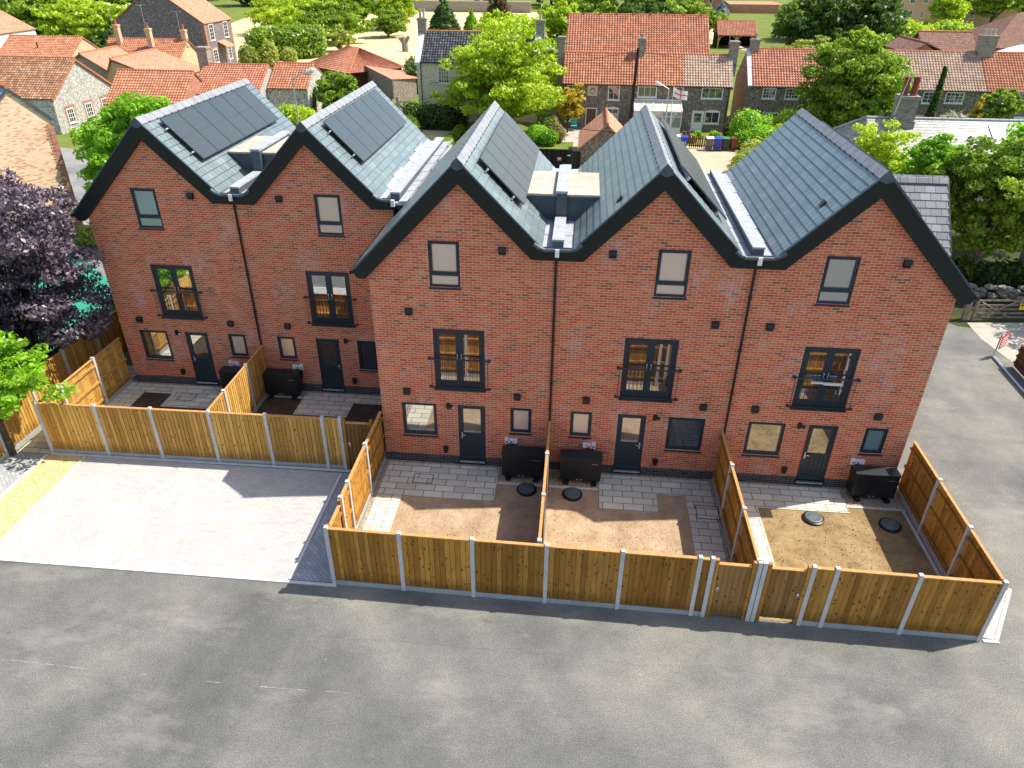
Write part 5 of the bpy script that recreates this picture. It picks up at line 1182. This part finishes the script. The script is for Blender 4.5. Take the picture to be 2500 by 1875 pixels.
m = MB(); m.box(75.5, 100, 170, 182, -.05, 9.5); m.build('wall', MT['yellowbrick'], t); m = MB(); m.prism([(169.5, 9.4), (182.5, 9.4), (176, 12)], 'x', 75, 100.5); m.build('roof', MT['plaintile_b'], t)
for x in (76.6, 79.4, 81.4, 87, 90, 93.5): win(t, 'y', 170, x, x+(1.1 if x not in (79.4, 81.4) else .7), 2.2, 3.6, (2, 1)); win(t, 'y', 170, x, x+1.0, 5.0, 6.4, (2, 1))
t = thing('brown_roofed_house', 'brown tiled gabled house just behind the ridge of the right flint row', 'house', (44, 74, 0), group='brown roofs behind the right row')
gable_walls(t, 41.2, 44.0, 72, 80, 5.0, 5.9, 'y', 'oldred', 42.5); roof_pair(t, 41.0, 45.0, 71.9, 80, 5.0, 5.95, 'y', 'plaintile_b', style='slate', yr=42.6)
t = thing('brown_roofed_house', 'larger brown roof left of the massive chimney in the right row', 'house', (47, 76, 0), group='brown roofs behind the right row')
gable_walls(t, 43.5, 49.0, 74, 79, 4.6, 6.6, 'x', 'oldred', 77); roof_pair(t, 43.3, 49.2, 74, 80, 4.6, 6.7, 'x', 'plaintile_b', style='slate', yr=77)
t = thing('brown_roofed_house', 'wide brown hipped roof cut by the right edge behind the cottages', 'house', (57, 84, 0), group='brown roofs behind the right row')
m = MB(); m.box(53.5, 66, 80.5, 92, 0, 4.7); m.build('wall', MT['oldred'], t)
m = MB(); slates(m, (53, 80, 4.8), (67, 80, 4.8), (62, 86, 8.2), (58, 86, 8.2)); slates(m, (53, 92, 4.8), (53, 80, 4.8), (58, 86, 8.2), (58, 86, 8.2)); m.build('roof', MT['plaintile_b'], t)
t = thing('marquee', 'white canopy top showing above the orange roof at the right edge', 'canopy', (49, 66, 0)); m = MB()
m.lathe(49.3, 66, [(3.2, 5.2), (1.2, 6.1), (0, 6.5)], 8); m.build('canvas', MT['purplewhite'], t); m = MB(); [m.cyl(49.3+2.8*math.cos(a), 66+2.8*math.sin(a), 0, 5.4, .05, n=5) for a in (0, 1.57, 3.14, 4.71)]; m.build('leg', MT['steel'], t)
t = thing('flint_barn', 'pale flint barn beyond the dry field at the top edge', 'barn', (-69, 208, 0)); m = MB(); m.box(-73, -64, 207, 214, 0, 5); m.build('wall', MT['flintpale'], t); m = MB(); m.box(-70.5, -66.5, 206.9, 206.99, .8, 3); m.build('doorway', MT['blackplastic'], t)
t = thing('garden_wall', 'long weathered brick garden wall closing the far side of the dry field', 'wall', (-30, 203, 0)); m = MB(); m.box(-50, -10, 203, 203.5, 0, 2.6); m.build('brickwork', MT['greybrick'], t); m = MB(); m.box(-50, -10, 202.9, 203.6, 2.6, 2.75); m.build('coping', MT['concrete'], t)

# ================================================================== street furniture and small things
def street_lamp(label, x, y, h, arm):
    t = thing('street_lamp', label, 'street lamp', (x, y, 0), group='street lamps'); m = MB(); m.tube([(x, y, 0), (x, y, 1.2), (x, y, h)], [.075, .07, .045], 8); m.tube([(x, y, h), (x+arm[0]*.5, y+arm[1]*.5, h+arm[2]*.6), (x+arm[0]*.8, y+arm[1]*.8, h+arm[2])], .035, 6); m.build('pole', MT['steel'], t)
    hx, hy, hz = x+arm[0], y+arm[1], h+arm[2]; d = Vector(arm); d.normalize(); p = Vector((hx, hy, hz)); m = MB(); m.tube([p-d*.28, p-d*.1, p+d*.25, p+d*.36], [.06, .13, .14, .05], 8); m.build('lamp_head', MT['whitedull'], t)
street_lamp('tall grey street lamp between the two left gables', -11.45, 26, 7.62, (.95, .2, .4))
street_lamp('grey street lamp rising behind the fourth gable, next to flag', 12.42, 44, 4.85, (-.85, -.1, .38))
t = thing('flagpole', 'white garden flagpole with a red-cross white flag', 'flagpole', (13.3, 48, 0)); m = MB(); m.tube([(13.3, 48, 0), (13.24, 48, 4.55)], [.03, .022], 6); m.build('pole', MT['white'], t)
fl, cr = MB(), MB(); nx_, nz_ = 24, 14
def FP(u, v, o): return (13.27+1.2*u, 48+.10*math.sin(u*7)+o, 4.42-.42*u-.08*math.sin(u*5)-.72*v)
for i_ in range(nx_):
    for j_ in range(nz_):
        u0, u1, v0, v1 = i_/nx_, (i_+1)/nx_, j_/nz_, (j_+1)/nz_; c_ = abs((u0+u1)/2-.5) < .06 or abs((v0+v1)/2-.5) < .08
        (cr if c_ else fl).face([FP(u0, v1, 0), FP(u1, v1, 0), FP(u1, v0, 0), FP(u0, v0, 0)])
f = fl.build('flag', MT['white'], t); cr.build('red_cross', MT['flagred'] if 'flagred' in MT else MT['red'], f)
t = thing('telegraph_pole', 'tall black telegraph pole in front of the flint cottages', 'pole', (9.95, 50, 0)); m = MB(); m.tube([(9.95, 50, -.05), (10.1, 50, 7.2)], [.17, .12], 8); m.build('shaft', MT['polewood'], t); m = MB()
for k in range(9): z = 1.2+k*.6; m.box(10.05+z*.02-.0, 10.27+z*.015, 49.98, 50.02, z, z+.03)
m.build('step_iron', MT['steel'], t)
t = thing('telegraph_pole', 'stubby weathered pole with cable brackets by the cream house', 'pole', (-9.95, 45, 0)); m = MB(); m.tube([(-9.95, 45, -.05), (-9.9, 45, 3.65)], [.19, .15], 8); m.build('shaft', MT['polegrey'], t); m = MB(); m.box(-9.8, -9.3, 44.95, 45.05, 3.2, 3.3); m.box(-9.75, -9.6, 44.9, 45.1, 2.2, 2.7); m.build('bracket', MT['steel'], t)
def cable(label, pts, r=.018):
    t = thing('cable', label, 'cable', pts[0], group='overhead cables'); out = []
    for p, q in zip(pts, pts[1:]):
        for k in range(8): f = k/8; out.append(tuple(Vector(p).lerp(Vector(q), f)-Vector((0, 0, .25*math.sin(math.pi*f)))))
    out.append(pts[-1]); m = MB(); m.tube(out, r, 5); m.build('wire', MT['cable'], t)
cable('black overhead cable crossing behind the third and fourth gables', [(-9.8, 45, 3.3), (7.9, 37, 2.85), (15.6, 30, 3.5)], .025)
cable('thin cable from telegraph pole to the right cottage roof', [(10.1, 50, 7.0), (25, 53, 5.2)]); cable('thin cable from telegraph pole to the cream house', [(10.1, 50, 7.0), (-9, 54.1, 3.4)])
cable('pale cable from the stub pole to cream house wall', [(-9.7, 45, 3.2), (-6.5, 54.1, 3.0)])
def bin_(label, x, y, body, lid, num=None, h=.95):
    t = thing('wheelie_bin', label, 'wheelie bin', (x, y, 0), group='wheelie bins by the picket fence'); w0, w1 = .22, .28
    m = MB(); lo = [(x-w0, y-w0, .06), (x+w0, y-w0, .06), (x+w0, y+w0, .06), (x-w0, y+w0, .06)]; hi = [(x-w1, y-w1-.03, h), (x+w1, y-w1-.03, h), (x+w1, y+w1, h), (x-w1, y+w1, h)]
    m.face(lo[::-1]); m.face(hi)
    for i in range(4): j = (i+1) % 4; m.face([lo[i], lo[j], hi[j], hi[i]])
    bd = m.build('body', MT[body], t)
    m = MB(); m.prism([(y-w1-.06, h+.001), (y+w1+.04, h+.001), (y+w1+.04, h+.1), (y, h+.1), (y-w1-.06, h+.04)], 'x', x-w1-.03, x+w1+.03); m.tube([(x-w1, y+w1+.08, h+.05), (x+w1, y+w1+.08, h+.05)], .025, 6); m.build('lid', MT[lid], t)
    for s in (-1, 1): m = MB(); m.tube([(x+s*.2, y+w0+.05, .1), (x+s*.27, y+w0+.05, .1)], .1, 10); m.build('wheel', MT['blackplastic'], t)
    if num:
        cu = bpy.data.curves.new('num', 'FONT'); cu.body = num; cu.size = .34; cu.align_x = 'CENTER'; cu.extrude = .003; ob = bpy.data.objects.new('num', cu); C.objects.link(ob)
        dg = bpy.context.evaluated_depsgraph_get(); me = bpy.data.meshes.new_from_object(ob.evaluated_get(dg)); bpy.data.objects.remove(ob)
        me.materials.clear(); me.materials.append(MT['white']); o = bpy.data.objects.new('number', me); C.objects.link(o); o.parent = bd; o.rotation_euler = (rad(94), 0, 0); o.location = (0, -w0-.075, .42)
bin_('blue wheelie bin with white number 45 on its front', 14.25, 45.2, 'binblue', 'binblue', '45'); bin_('grey wheelie bin with white lid behind the numbered blue bin', 13.62, 45.35, 'bingrey', 'whitedull')
bin_('grey wheelie bin with white lid, just right of the picket gate', 16.35, 45.0, 'bingrey', 'whitedull'); bin_('plain blue wheelie bin between the grey and green-lidded bins', 17.0, 44.95, 'binblue', 'binblue')
bin_('dark wheelie bin with green lid', 17.66, 45.05, 'bindark', 'bingreen'); bin_('brown wheelie bin at the right end of the row', 18.4, 45.2, 'binbrown', 'binbrown')
def picket(label, x0, x1, y, h, mat):
    t = thing('picket_fence', label, 'fence', (x0, y, 0), group='low picket fences'); m = MB(); n = int((x1-x0)/.16)
    for k in range(n): x = x0+(x1-x0)*k/n; m.prism([(x, .04), (x+.085, .04), (x+.085, h-.06), (x+.042, h), (x, h-.06)], 'y', y-.012, y+.012)
    m.build('pickets', MT[mat], t); m = MB(); m.box(x0, x1, y+.013, y+.05, .2, .27); m.box(x0, x1, y+.013, y+.05, h-.3, h-.23); m.build('rails', MT[mat], t)
picket('red-brown picket gate between the blue 45 bin and grey bin', 14.75, 15.95, 45.5, 1.05, 'picket'); picket('grey picket fence behind the row of bins', 16.0, 19.4, 45.6, .95, 'timber_grey'); picket('red-brown picket fence left of the 45 bin', 11.9, 14.0, 47.0, .9, 'picket')
t = thing('planter_tub', 'red and cream painted tubs on a carved post outside the conservatory', 'planter', (14.6, 47.5, 0)); m = MB(); m.lathe(14.5, 47.4, [(.16, 0), (.2, .4), (.14, .7), (.18, .95), (0, 1.0)], 10); m.build('carved_post', MT['picket'], t); m = MB(); m.lathe(14.3, 47.0, [(.12, 0), (.2, .4), (.16, .42), (0, .4)], 10); m.build('cream_tub', MT['cream_plaque'], t); m = MB(); m.lathe(14.85, 47.3, [(.14, 0), (.2, .7), (.1, 1.05), (0, 1.1)], 10); m.build('brown_tub', MT['picket'], t)
t = thing('garden_chair', 'teal garden chair on the cottage patio beside yellow bush', 'chair', (4.9, 51.3, 0)); m = MB(); m.box(4.65, 5.2, 51.1, 51.6, .4, .45); m.build('seat', MT['teal'], t); m = MB(); m.box(4.65, 5.2, 51.6, 51.65, .45, .95); m.build('backrest', MT['teal'], t)
for xx, yy in ((4.67, 51.12), (5.15, 51.12), (4.67, 51.58), (5.15, 51.58)): m = MB(); m.box(xx, xx+.04, yy, yy+.04, 0, .4); m.build('leg', MT['teal'], t)
# right hand side: rubble wall, field gate, timber fence with red sign
t = thing('rubble_wall', 'low rubble stone wall in tree shade behind the field gate', 'wall', (26.5, 15, 0)); m = MB(); g = random.Random(4)
for k in range(150):
    x = 23.6+7.5*g.random(); z = .75*g.random()**.7; r = .12+.12*g.random(); y = 15+.5*g.random()*(1-z*.5); n = 7
    m.lathe(x, y, [(0, z-r*.6), (r*(.75+.3*g.random()), z-r*.25), (r*(.8+.3*g.random()), z+r*.2), (0, z+r*(.5+.2*g.random()))], n)
m.build('stones', MT['stone'] if 'stone' in MT else MT['concrete'], t)
t = thing('field_gate', 'weathered five bar gate with small yellow notice, right edge', 'gate', (23.6, 12.95, 0)); m = MB()
for k, z in enumerate((.1, .3, .5, .7, .92)): m.obox((23.65, 12.9), (.99, .12), 0, 3.6, -.02, .02, z, z+.07)
m.build('bars', MT['timber_grey'], t); m = MB(); m.tube([(23.75, 12.86, .12), (25.4, 13.06, .95)], .035, 5); m.tube([(25.3, 13.06, .12), (23.8, 12.86, .9)], .03, 5); m.tube([(25.5, 13.08, .95), (27.2, 13.29, .12)], .035, 5); m.build('brace', MT['timber_grey'], t)
m = MB(); m.box(23.56, 23.68, 12.82, 12.94, 0, 1.02); m.build('stile', MT['timber_grey'], t); m = MB(); m.box(23.2, 23.4, 12.85, 13.05, 0, 1.15); m.build('gate_post', MT['timber_grey'], t)
m = MB(); m.obox((25.5, 13.02), (.99, .12), 0, .42, -.02, 0, .55, .85); yn = m.build('notice', MT['yellow'], t); m = MB(); m.obox((25.55, 13.02), (.99, .12), 0, .08, -.028, -.021, .74, .82); m.build('symbol', MT['blackplastic'], yn)
t = thing('boarded_fence', 'brown boarded fence on a black rail with red sign at its end, right edge', 'fence', (23.2, 9, 0)); m, r2, c2 = MB(), MB(), MB()
panel(m, r2, c2, (23.35, 8.6), (-.05, -.998), 0, 6.0, .05, .98, -1, .14); f = m.build('boards', MT['timber_brown'], t); c2.build('capping', MT['timber_brown'], f)
m = MB(); m.tube([(22.9, 9.3, .06), (22.75, 6.6, .06), (22.6, 2.5, .06)], .05, 6); m.tube([(22.9, 9.3, .06), (22.95, 9.35, 1.05)], .03, 6); m.build('base_rail', MT['steel'], t)
m = MB(); m.obox((22.92, 9.2), (.75, .66), 0, .62, -.012, .012, .42, 1.02); rs_ = m.build('red_sign', MT['signred'], t); m = MB()
for k in range(4): m.obox((22.92, 9.2), (.75, .66), .07, .55, -.019, -.0125, .52+k*.12, .55+k*.12)
m.build('sign_lines', MT['white'], rs_)
t = thing('road_gully', 'square drain grate with pale edge in the access drive', 'drain cover', (20.4, 9.7, 0)); m = MB(); m.obox((20.1, 9.6), (.95, .3), 0, .6, 0, .5, .001, .006); m.build('rim', MT['concrete'], t); m = MB(); m.obox((20.1, 9.6), (.95, .3), .06, .28, .05, .45, .001, .009); m.obox((20.1, 9.6), (.95, .3), .32, .54, .05, .45, .001, .009); m.build('grate', MT['timber_brown'], t)
t = thing('fallen_post', 'pale metal pole lying on the scalpings at the right edge', 'pole', (27, 12, 0)); m = MB(); m.tube([(26.1, 12.2, .06), (28.0, 10.6, .06)], .045, 6); m.build('tube', MT['steel'], t)
# parked cars far away
def car(label, x, y, rz, paint):
    t = thing('parked_car', label, 'car', (x, y, 0), rz, group='cars in the far car park'); m = MB()
    m.prism([(-2.0, .35), (2.0, .35), (2.0, .75), (1.3, .9), (-1.9, .95), (-2.05, .7)], 'y', -.85, .85); m.prism([(-1.75, .94), (.95, .9), (.3, 1.42), (-1.2, 1.45)], 'y', -.72, .72); m.build('body', MT[paint], t, local=True)
    m = MB(); m.prism([(.98, .93), (.36, 1.38), (.38, 1.40), (1.0, .95)], 'y', -.62, .62); m.box(-1.2, .35, -.735, -.725, 1.0, 1.36); m.box(-1.2, .35, .725, .735, 1.0, 1.36); m.build('window', MT['glassdark'], t, local=True)
    for wx in (-1.25, 1.25):
        for wy in (-.8, .8): m = MB(); m.tube([(wx, wy-.1, .32), (wx, wy+.1, .32)], .32, 12); m.build('wheel', MT['blackplastic'], t, local=True)
car('red hatchback parked beyond the hedge', 70.2, 164.5, rad(-70), 'red'); car('silver car parked left of the red hatchback', 66.8, 166, rad(-75), 'steel'); car('white car under trees at upper right', 94, 172, rad(10), 'white'); car('black car under trees at upper right', 88.5, 166, rad(60), 'blackplastic')

# ================================================================== trees and shrubs
tree('purple_tree', 'dense purple leaved tree overhanging the left boundary fence', 'tree', -13.7, 3.0, 2.75, .9, 8.6, 'purple', 36000, .10, 11, nc=50, sub=.40, bark='bark', stem=.2)
tree('young_maple', 'bright green young tree in front of the purple tree at left edge', 'tree', -12.1, -1.0, 1.75, 1.7, 4.3, 'bright', 6500, .12, 12, nc=22, stem=.09)
tree('street_tree', 'bright green tree between the leftmost townhouse and pale brick gable', 'tree', -17.6, 18.4, 2.1, 1.6, 7.5, 'bright', 26000, .14, 13, nc=40, sub=.55, stem=.14)
shrub('roadside_shrub', 'yellow green bushes at the foot of pale brick gable', [(-20.6, 17.8, .6, .9, .7, .7), (-21.6, 17.6, .5, .8, .6, .6), (-19.5, 17.6, .5, .7, .6, .5)], 'olive', 1800, .13, 14)
shrub('roadside_shrub', 'dark shrubs between court and boundary fence', [(-13.2, 8.2, .9, .9, 1.2, 1.0), (-13.3, 6.2, .8, .9, 1.1, .9), (-13, 10, .8, .9, 1.1, .9)], 'dark', 2600, .13, 15)
tree('lime_tree', 'large yellow green tree in front of the cream house', 'tree', -1.6, 49.4, 4.7, .9, 8.5, 'lime', 26000, .20, 16, nc=60, sub=.36, stem=.25, bark='barkpale')
shrub('laurel_hedge', 'dark ivy covered hedge under the cream house windows', [(-10.6+.62*k, 50.6+.2*(k % 3), 1.0, .85, .9, 1.15+.2*(k % 2)) for k in range(9)], 'dark', 6500, .17, 17, 'hedge')
shrub('box_hedge', 'low clipped green hedge edging the small dry lawn', [(-5.3-.03*k, 49.2-.8*k, .35, .45, .6, .42) for k in range(12)], 'mid', 3000, .12, 18, 'hedge')
shrub('garden_shrub', 'rounded shrubs at the left edge of small dry lawn', [(-9.6, 47.5, .8, .9, 1.1, .9), (-9.0, 45.2, .7, .9, 1.1, .8), (-8.6, 43, .6, .8, 1.2, .7)], 'mid', 2600, .15, 19)
tree('golden_bush', 'golden yellow small tree by the flint cottage patio', 'tree', 4.35, 50.4, 1.45, 1.2, 3.8, 'gold', 4200, .15, 20, nc=18, stem=.07)
shrub('rose_bush', 'pink flowering shrub beside the cottage path', [(3.0, 47.6, 1.0, .8, 1.2, .9), (2.6, 49.2, .9, .8, .9, .9), (3.6, 46.4, .7, .7, .8, .8)], 'flower', 3200, .13, 21)
shrub('garden_shrub', 'bright green rounded shrub beside the cottage path', [(1.9, 46, .7, 1.0, 1.0, .8), (2.9, 45.2, .6, .8, .8, .7)], 'bright', 2200, .14, 22)
shrub('garden_shrub', 'large green hedge bush in front of the rose red roofed cottage', [(19.6, 47.2, 1.4, 1.4, 1.4, 1.5), (21, 47.8, 1.1, 1.4, 1.2, 1.3), (20.6, 45.6, .9, 1.3, 1.2, 1.1), (19.2, 45.6, .7, .9, 1, .9), (21.9, 45.2, .8, 1.2, 1.2, 1.0)], 'bright', 9500, .16, 23)
shrub('garden_shrub', 'yellow green shrub right of the large hedge bush', [(23.0, 47.5, 1.6, 1.2, 1, 1.4), (22.3, 46, 1.1, 1, 1, 1), (24, 46.6, .8, 1, 1, .9)], 'lime', 4500, .15, 24)
shrub('climber', 'leafy vine hanging over the yard beside the last roof', [(17.6, 37.2, .7, .8, 1.5, .8), (18.4, 39.5, .6, .9, 1.5, .8), (16.9, 35, .5, .7, 1.3, .7), (19.2, 41.6, .8, .9, 1.2, .9)], 'olive', 4000, .15, 25)
for k, (x, y, lb) in enumerate([(15.9, 49.2, 'small bright plant in the front bed, left of its neighbour'), (17.4, 49.4, 'small bright plant in the front bed, right of its neighbour'), (15.3, 47.8, 'low yellow green plants behind the picket gate')]): shrub('bedding_plant', lb, [(x, y, .3, .45, .4, .4)], 'bright', 500, .12, 30+k, 'plant')
shrub('rust_shrub', 'rusty leaved shrub by the slatted alley gate', [(18.6, 49.6, .7, .5, .5, .7)], 'rust', 700, .13, 34)
tree('maple_tree', 'large dark green tree hiding the middle of the right flint row', 'tree', 28.3, 48.2, 4.0, .8, 8.4, 'mid', 23000, .2, 35, nc=54, sub=.36, stem=.22)
t = tree('maple_tree', 'tall leafy shoot of lighter green topping the large dark tree', 'tree', 28.2, 48.6, 1.2, 6.5, 9.2, 'lime', 2400, .18, 36, nc=10, stem=.1)
t = thing('ivy_pole', 'telegraph pole wrapped in ivy before the right flint row', 'pole', (34.6, 48, 0)); m = MB(); m.tube([(34.5, 48, -.05), (34.65, 48, 6.45)], [.15, .11], 8); m.build('shaft', MT['polewood'], t)
leaf_mesh('ivy', [(34.5+.02*k, 48, .4+.4*k, .55-.028*k, .5-.026*k, .4) for k in range(15)], 4200, .14, 'dark', t, 37)
conifer('golden_conifer', 'golden conifer in front of the right flint row', 38.6, 48.6, 1.35, 3.9, 'gold', 3200, .17, 38); tree('garden_tree', 'flat topped bright green tree right of the golden conifer', 'tree', 40.6, 49, 1.5, 2.2, 4.7, 'mid', 3600, .18, 39, nc=16)
t = thing('pampas_clump', 'pale feathery pampas clump behind the stone slate ridge', 'plant', (36.6, 48, 0)); leaf_mesh('plumes', [(36.6, 48, 1.5, 1.5, 1.1, 1.3), (35.9, 47.6, 1.2, .9, .9, 1.1), (37.4, 48, 1.3, .9, .9, 1)], 2600, .22, 'pampas', t, 40, elong=2.4)
# trees along the right side
for k, (x, y, R, z0, z1, key, n, lb) in enumerate([
    (23.4, 19.5, 1.9, 2.2, 6.9, 'bright', 9000, 'slender bright tree just behind the slate side wing'), (25.6, 17.6, 2.4, 1.8, 7.4, 'mid', 15000, 'leafy tree over the rubble wall, second from the wing'),
    (28.2, 18.6, 2.8, 2.0, 7.6, 'mid', 15000, 'broad tree at the right edge above field gate'), (22.3, 24.5, 1.9, 1.8, 6.0, 'lime', 6500, 'pale green tree against the stone slate roof'), (29.6, 23.4, 2.3, 2.2, 6.9, 'bright', 8000, 'tree at right edge in front of metal cowl')]):
    tree('lane_tree', lb, 'tree', x, y, R, z0, z1, key, n, .15, 50+k, group='trees along the right lane', nc=34, sub=.38, stem=.12, bark='barkpale')
shrub('lane_hedge', 'dark shaded undergrowth beneath the lane trees', [(23+1.1*k, 17+.3*(k % 3), .6, .8, .7, .7) for k in range(8)], 'dark', 3200, .16, 56, 'hedge')
tree('lane_tree', 'tree beyond the right edge shading the scalpings by the field gate', 'tree', 31.2, 13.6, 3.0, 2.2, 7.6, 'mid', 9000, .18, 71, group='trees along the right lane', nc=34, sub=.38, stem=.14, bark='barkpale')
# left middle distance
shrub('garden_shrub', 'yellow green bush below the tall street lamp', [(-17.5, 40.3, 2.4, 1.4, 1.2, 1.3), (-16.2, 40, 2.3, 1.2, 1.1, 1.2), (-18.4, 40.6, 2.2, 1.1, 1, 1.1), (-17, 39.6, 1.2, 1.5, 1.2, 1.2)], 'lime', 6500, .16, 57)
tree('garden_tree', 'feathery green tree above the second townhouse ridge', 'tree', -16.6, 50, 1.9, 1.2, 4.7, 'mid', 6500, .17, 58, nc=22)
shrub('golden_shrub', 'small golden shrub left of the cream house', [(-11.9, 51.6, 1.2, .6, .6, 1.0)], 'gold', 900, .15, 59)
shrub('garden_hedge', 'dark ivy hedge beside the dry field left of cream house', [(-13.5-.4*k, 70+1.4*k, 1.6, 1.3, 1.4, 1.7) for k in range(5)], 'dark', 4000, .24, 60, 'hedge')
t = thing('dead_stump', 'bare silvery tree stump at the edge of dry field', 'stump', (-24, 110, 0)); m = MB(); m.tube([(-24, 110, 0), (-24.1, 110, 1.4), (-24.3, 110, 2.2)], [.55, .5, .35], 8); m.tube([(-24, 110, 1.2), (-23.3, 110, 2.3)], [.35, .25], 7); m.tube([(-24.2, 110, 1.2), (-25, 110, 2.1)], [.3, .2], 7); m.build('trunk', MT['barkpale'], t)
shrub('tall_hedge', 'tall clipped hedge right of the grey flint house', [(-42.6+1.05*k, 95+.9*k+1.5*(j % 2), 1.3+1.7*(j//2), 1.7, 2.2, 1.6) for k in range(7) for j in range(4)], 'mid', 13000, .34, 61, 'hedge')
shrub('tall_hedge', 'pine-like young shrubs before the tall clipped hedge', [(-41.5, 88, 1.4, 1.2, 1.2, 1.6), (-38.6, 89, 1.6, 1.2, 1.2, 1.8), (-36.2, 90, 1.2, 1.1, 1.1, 1.3), (-40, 88.5, .9, 1.2, 1, 1)], 'olive', 3600, .24, 62)
far = [  # x, y, R, z0, z1, key, n, size, label
 (-92, 118, 8, 1, 13, 'dark', 6000, .5, 'dark tree at the top left corner'), (-83, 106, 5.8, .8, 9.5, 'mid', 5200, .42, 'mid green tree behind the white house'), (-75.5, 103, 5, .8, 8, 'lime', 4800, .4, 'yellow green tree above the orange roofs'),
 (-69, 101, 4.6, .8, 7.2, 'lime', 4800, .38, 'smaller yellow green tree left of the flint house'), (-77, 116, 6, 1, 11, 'mid', 5200, .45, 'tall tree behind the yellow green pair'), (-66, 112, 5, 1, 10, 'dark', 5000, .42, 'dark tree touching the flint house gable'), (-64, 94, 3.0, .4, 4.4, 'dark', 3200, .34, 'dark low tree behind the brick chimneys'),
 (-100, 104, 6, 1, 9, 'mid', 4200, .45, 'mid green tree at the left edge behind the white house'),
 (-46, 122, 5.5, .6, 7.2, 'lime', 5200, .42, 'loose lime tree behind the flint house'), (-39, 120, 5, .6, 6.6, 'mid', 5000, .42, 'rounded green tree above the tall hedge'), (-54, 136, 6, 1, 8.5, 'lime', 4600, .46, 'lime tree at the top edge beyond flint house'), (-44, 150, 6, 1, 8, 'mid', 4400, .48, 'green tree at the top edge left of the field'),
 (-34.5, 108, 2.2, .6, 3.6, 'olive', 1600, .3, 'sparse tree at the left edge of the dry field'),
 (-32.4, 132.6, 3.6, .5, 4.6, 'mid', 5200, .34, 'round clipped tree standing alone in the dry field'), (-34, 148, 4.2, 1, 7.2, 'lime', 4200, .42, 'upright lime tree behind the round field tree'), (-53.1, 165, 3.1, 1.2, 3.3, 'mid', 2200, .34, 'umbrella shaped small tree in the dry field'), (-50.8, 172, 1.6, 1, 3, 'olive', 900, .32, 'thin bare tree beside umbrella shaped tree'),
 (-6, 104, 4.6, .6, 6.3, 'lime', 5200, .4, 'lime tree behind the cream house ridge'), (1.5, 110, 3.6, .6, 9, 'lime', 4600, .4, 'tall lime tree left of the big barn roof'), (7.5, 124, 5.0, .8, 9, 'mid', 4600, .44, 'green tree behind the barn ridge, left'), (14.5, 120, 4, .8, 8, 'dark', 4200, .42, 'dark tree behind the barn ridge, centre'), (21.5, 126, 4.2, .6, 8.4, 'willow', 5600, .42, 'weeping willow behind the barn ridge, right'), (27, 138, 3.4, .6, 6, 'mid', 3000, .42, 'green tree between willow and brick hall'),
 (-1.5, 92, 2.2, .6, 5.2, 'olive', 2600, .3, 'light tree at the right chimney of the cream house'), (2.4, 70, 1.9, .4, 4.6, 'lime', 3000, .26, 'yellow green tree between cream house and barn'),
 (41.5, 110, 6.2, .6, 9, 'dark', 7000, .46, 'big dark tree behind the rose red roof'), (45.5, 104, 5.2, .6, 9.5, 'dark', 7000, .46, 'big dark tree right of centre in the far group'), (50, 125, 6.5, .6, 11, 'dark', 7000, .5, 'tallest dark tree of the far group'), (48, 140, 6, .6, 8, 'mid', 4600, .46, 'mid green tree beside brick hall'), (54, 150, 6, .6, 9, 'dark', 4400, .48, 'dark tree at the top edge over the far group'),
 (36.4, 92, 3.8, .4, 4.6, 'olive', 4200, .34, 'pale airy shrub tree behind the rose red roof'), (42.5, 95, 2.2, .5, 6.2, 'dark', 2800, .34, 'narrow dark tree beside pale airy shrub'), (46, 88, 3, .3, 3.6, 'mid', 2800, .32, 'spreading green tree behind the red pots'),
 (80, 158, 3.8, .8, 9.5, 'lime', 3600, .42, 'yellow green tree in front of the flats'), (92, 164, 6, 3.2, 11, 'mid', 4000, .46, 'tree with bare trunk near the white car'), (101, 172, 7, 3.6, 12, 'dark', 4200, .5, 'spreading dark tree at the top right corner'), (112, 176, 7, 3, 12, 'mid', 3600, .5, 'green tree past the top right corner')]
for k, (x, y, R, z0, z1, key, n, sz, lb) in enumerate(far): tree('garden_tree', lb, 'tree', x, y, R, z0, z1, key, n, sz, 100+k, group='trees of the far gardens', nc=20 if R < 4 else 30, sub=.40, stem=max(.1, R*.05))
shrub('round_hedge', 'long rounded yellow green hedge in front of the flats', [(58.6+1.75*k, 125+.5*k, 2.0, 2.3, 2.2, 2.3+.5*math.sin(k*1.3+.6)) for k in range(8)], 'lime', 9000, .36, 160, 'hedge')
conifer('conifer', 'drooping blue green conifer at the left of the conifer group', -24.2, 148, 3.0, 6.6, 'conifer', 4600, .4, 161); conifer('conifer', 'small pointed young conifer in the dry field', -18.6, 149, 1.6, 4.0, 'bright', 1500, .34, 162); conifer('conifer', 'tall rust tinged conifer right of the young conifer', -11.5, 140, 3.4, 9, 'rust', 4200, .4, 163); conifer('conifer', 'dark cypress between the conifers', -14, 146, 1.8, 6.4, 'dark', 2400, .38, 164)
conifer('blue_spruce', 'silvery blue spruce in front of brick hall', 41.5, 205, 2.0, 3.4, 'blue', 1600, .34, 165)
# wooded skyline beyond the field: individual trees far off
for k in range(26):
    x = -190+k*15+6*math.sin(k*2.3); y = 228+14*math.sin(k*1.7)+max(0, x)*.22; key = ('dark', 'mid', 'dark', 'conifer')[k % 4]
    tree('far_tree', 'one of the dark trees in the continuous far tree belt', 'tree', x, y, 8+1.5*math.sin(k), .5, 12+2.5*math.sin(k*1.3), key, 2600, .75, 200+k, group='far tree belt', nc=16, sub=.45)
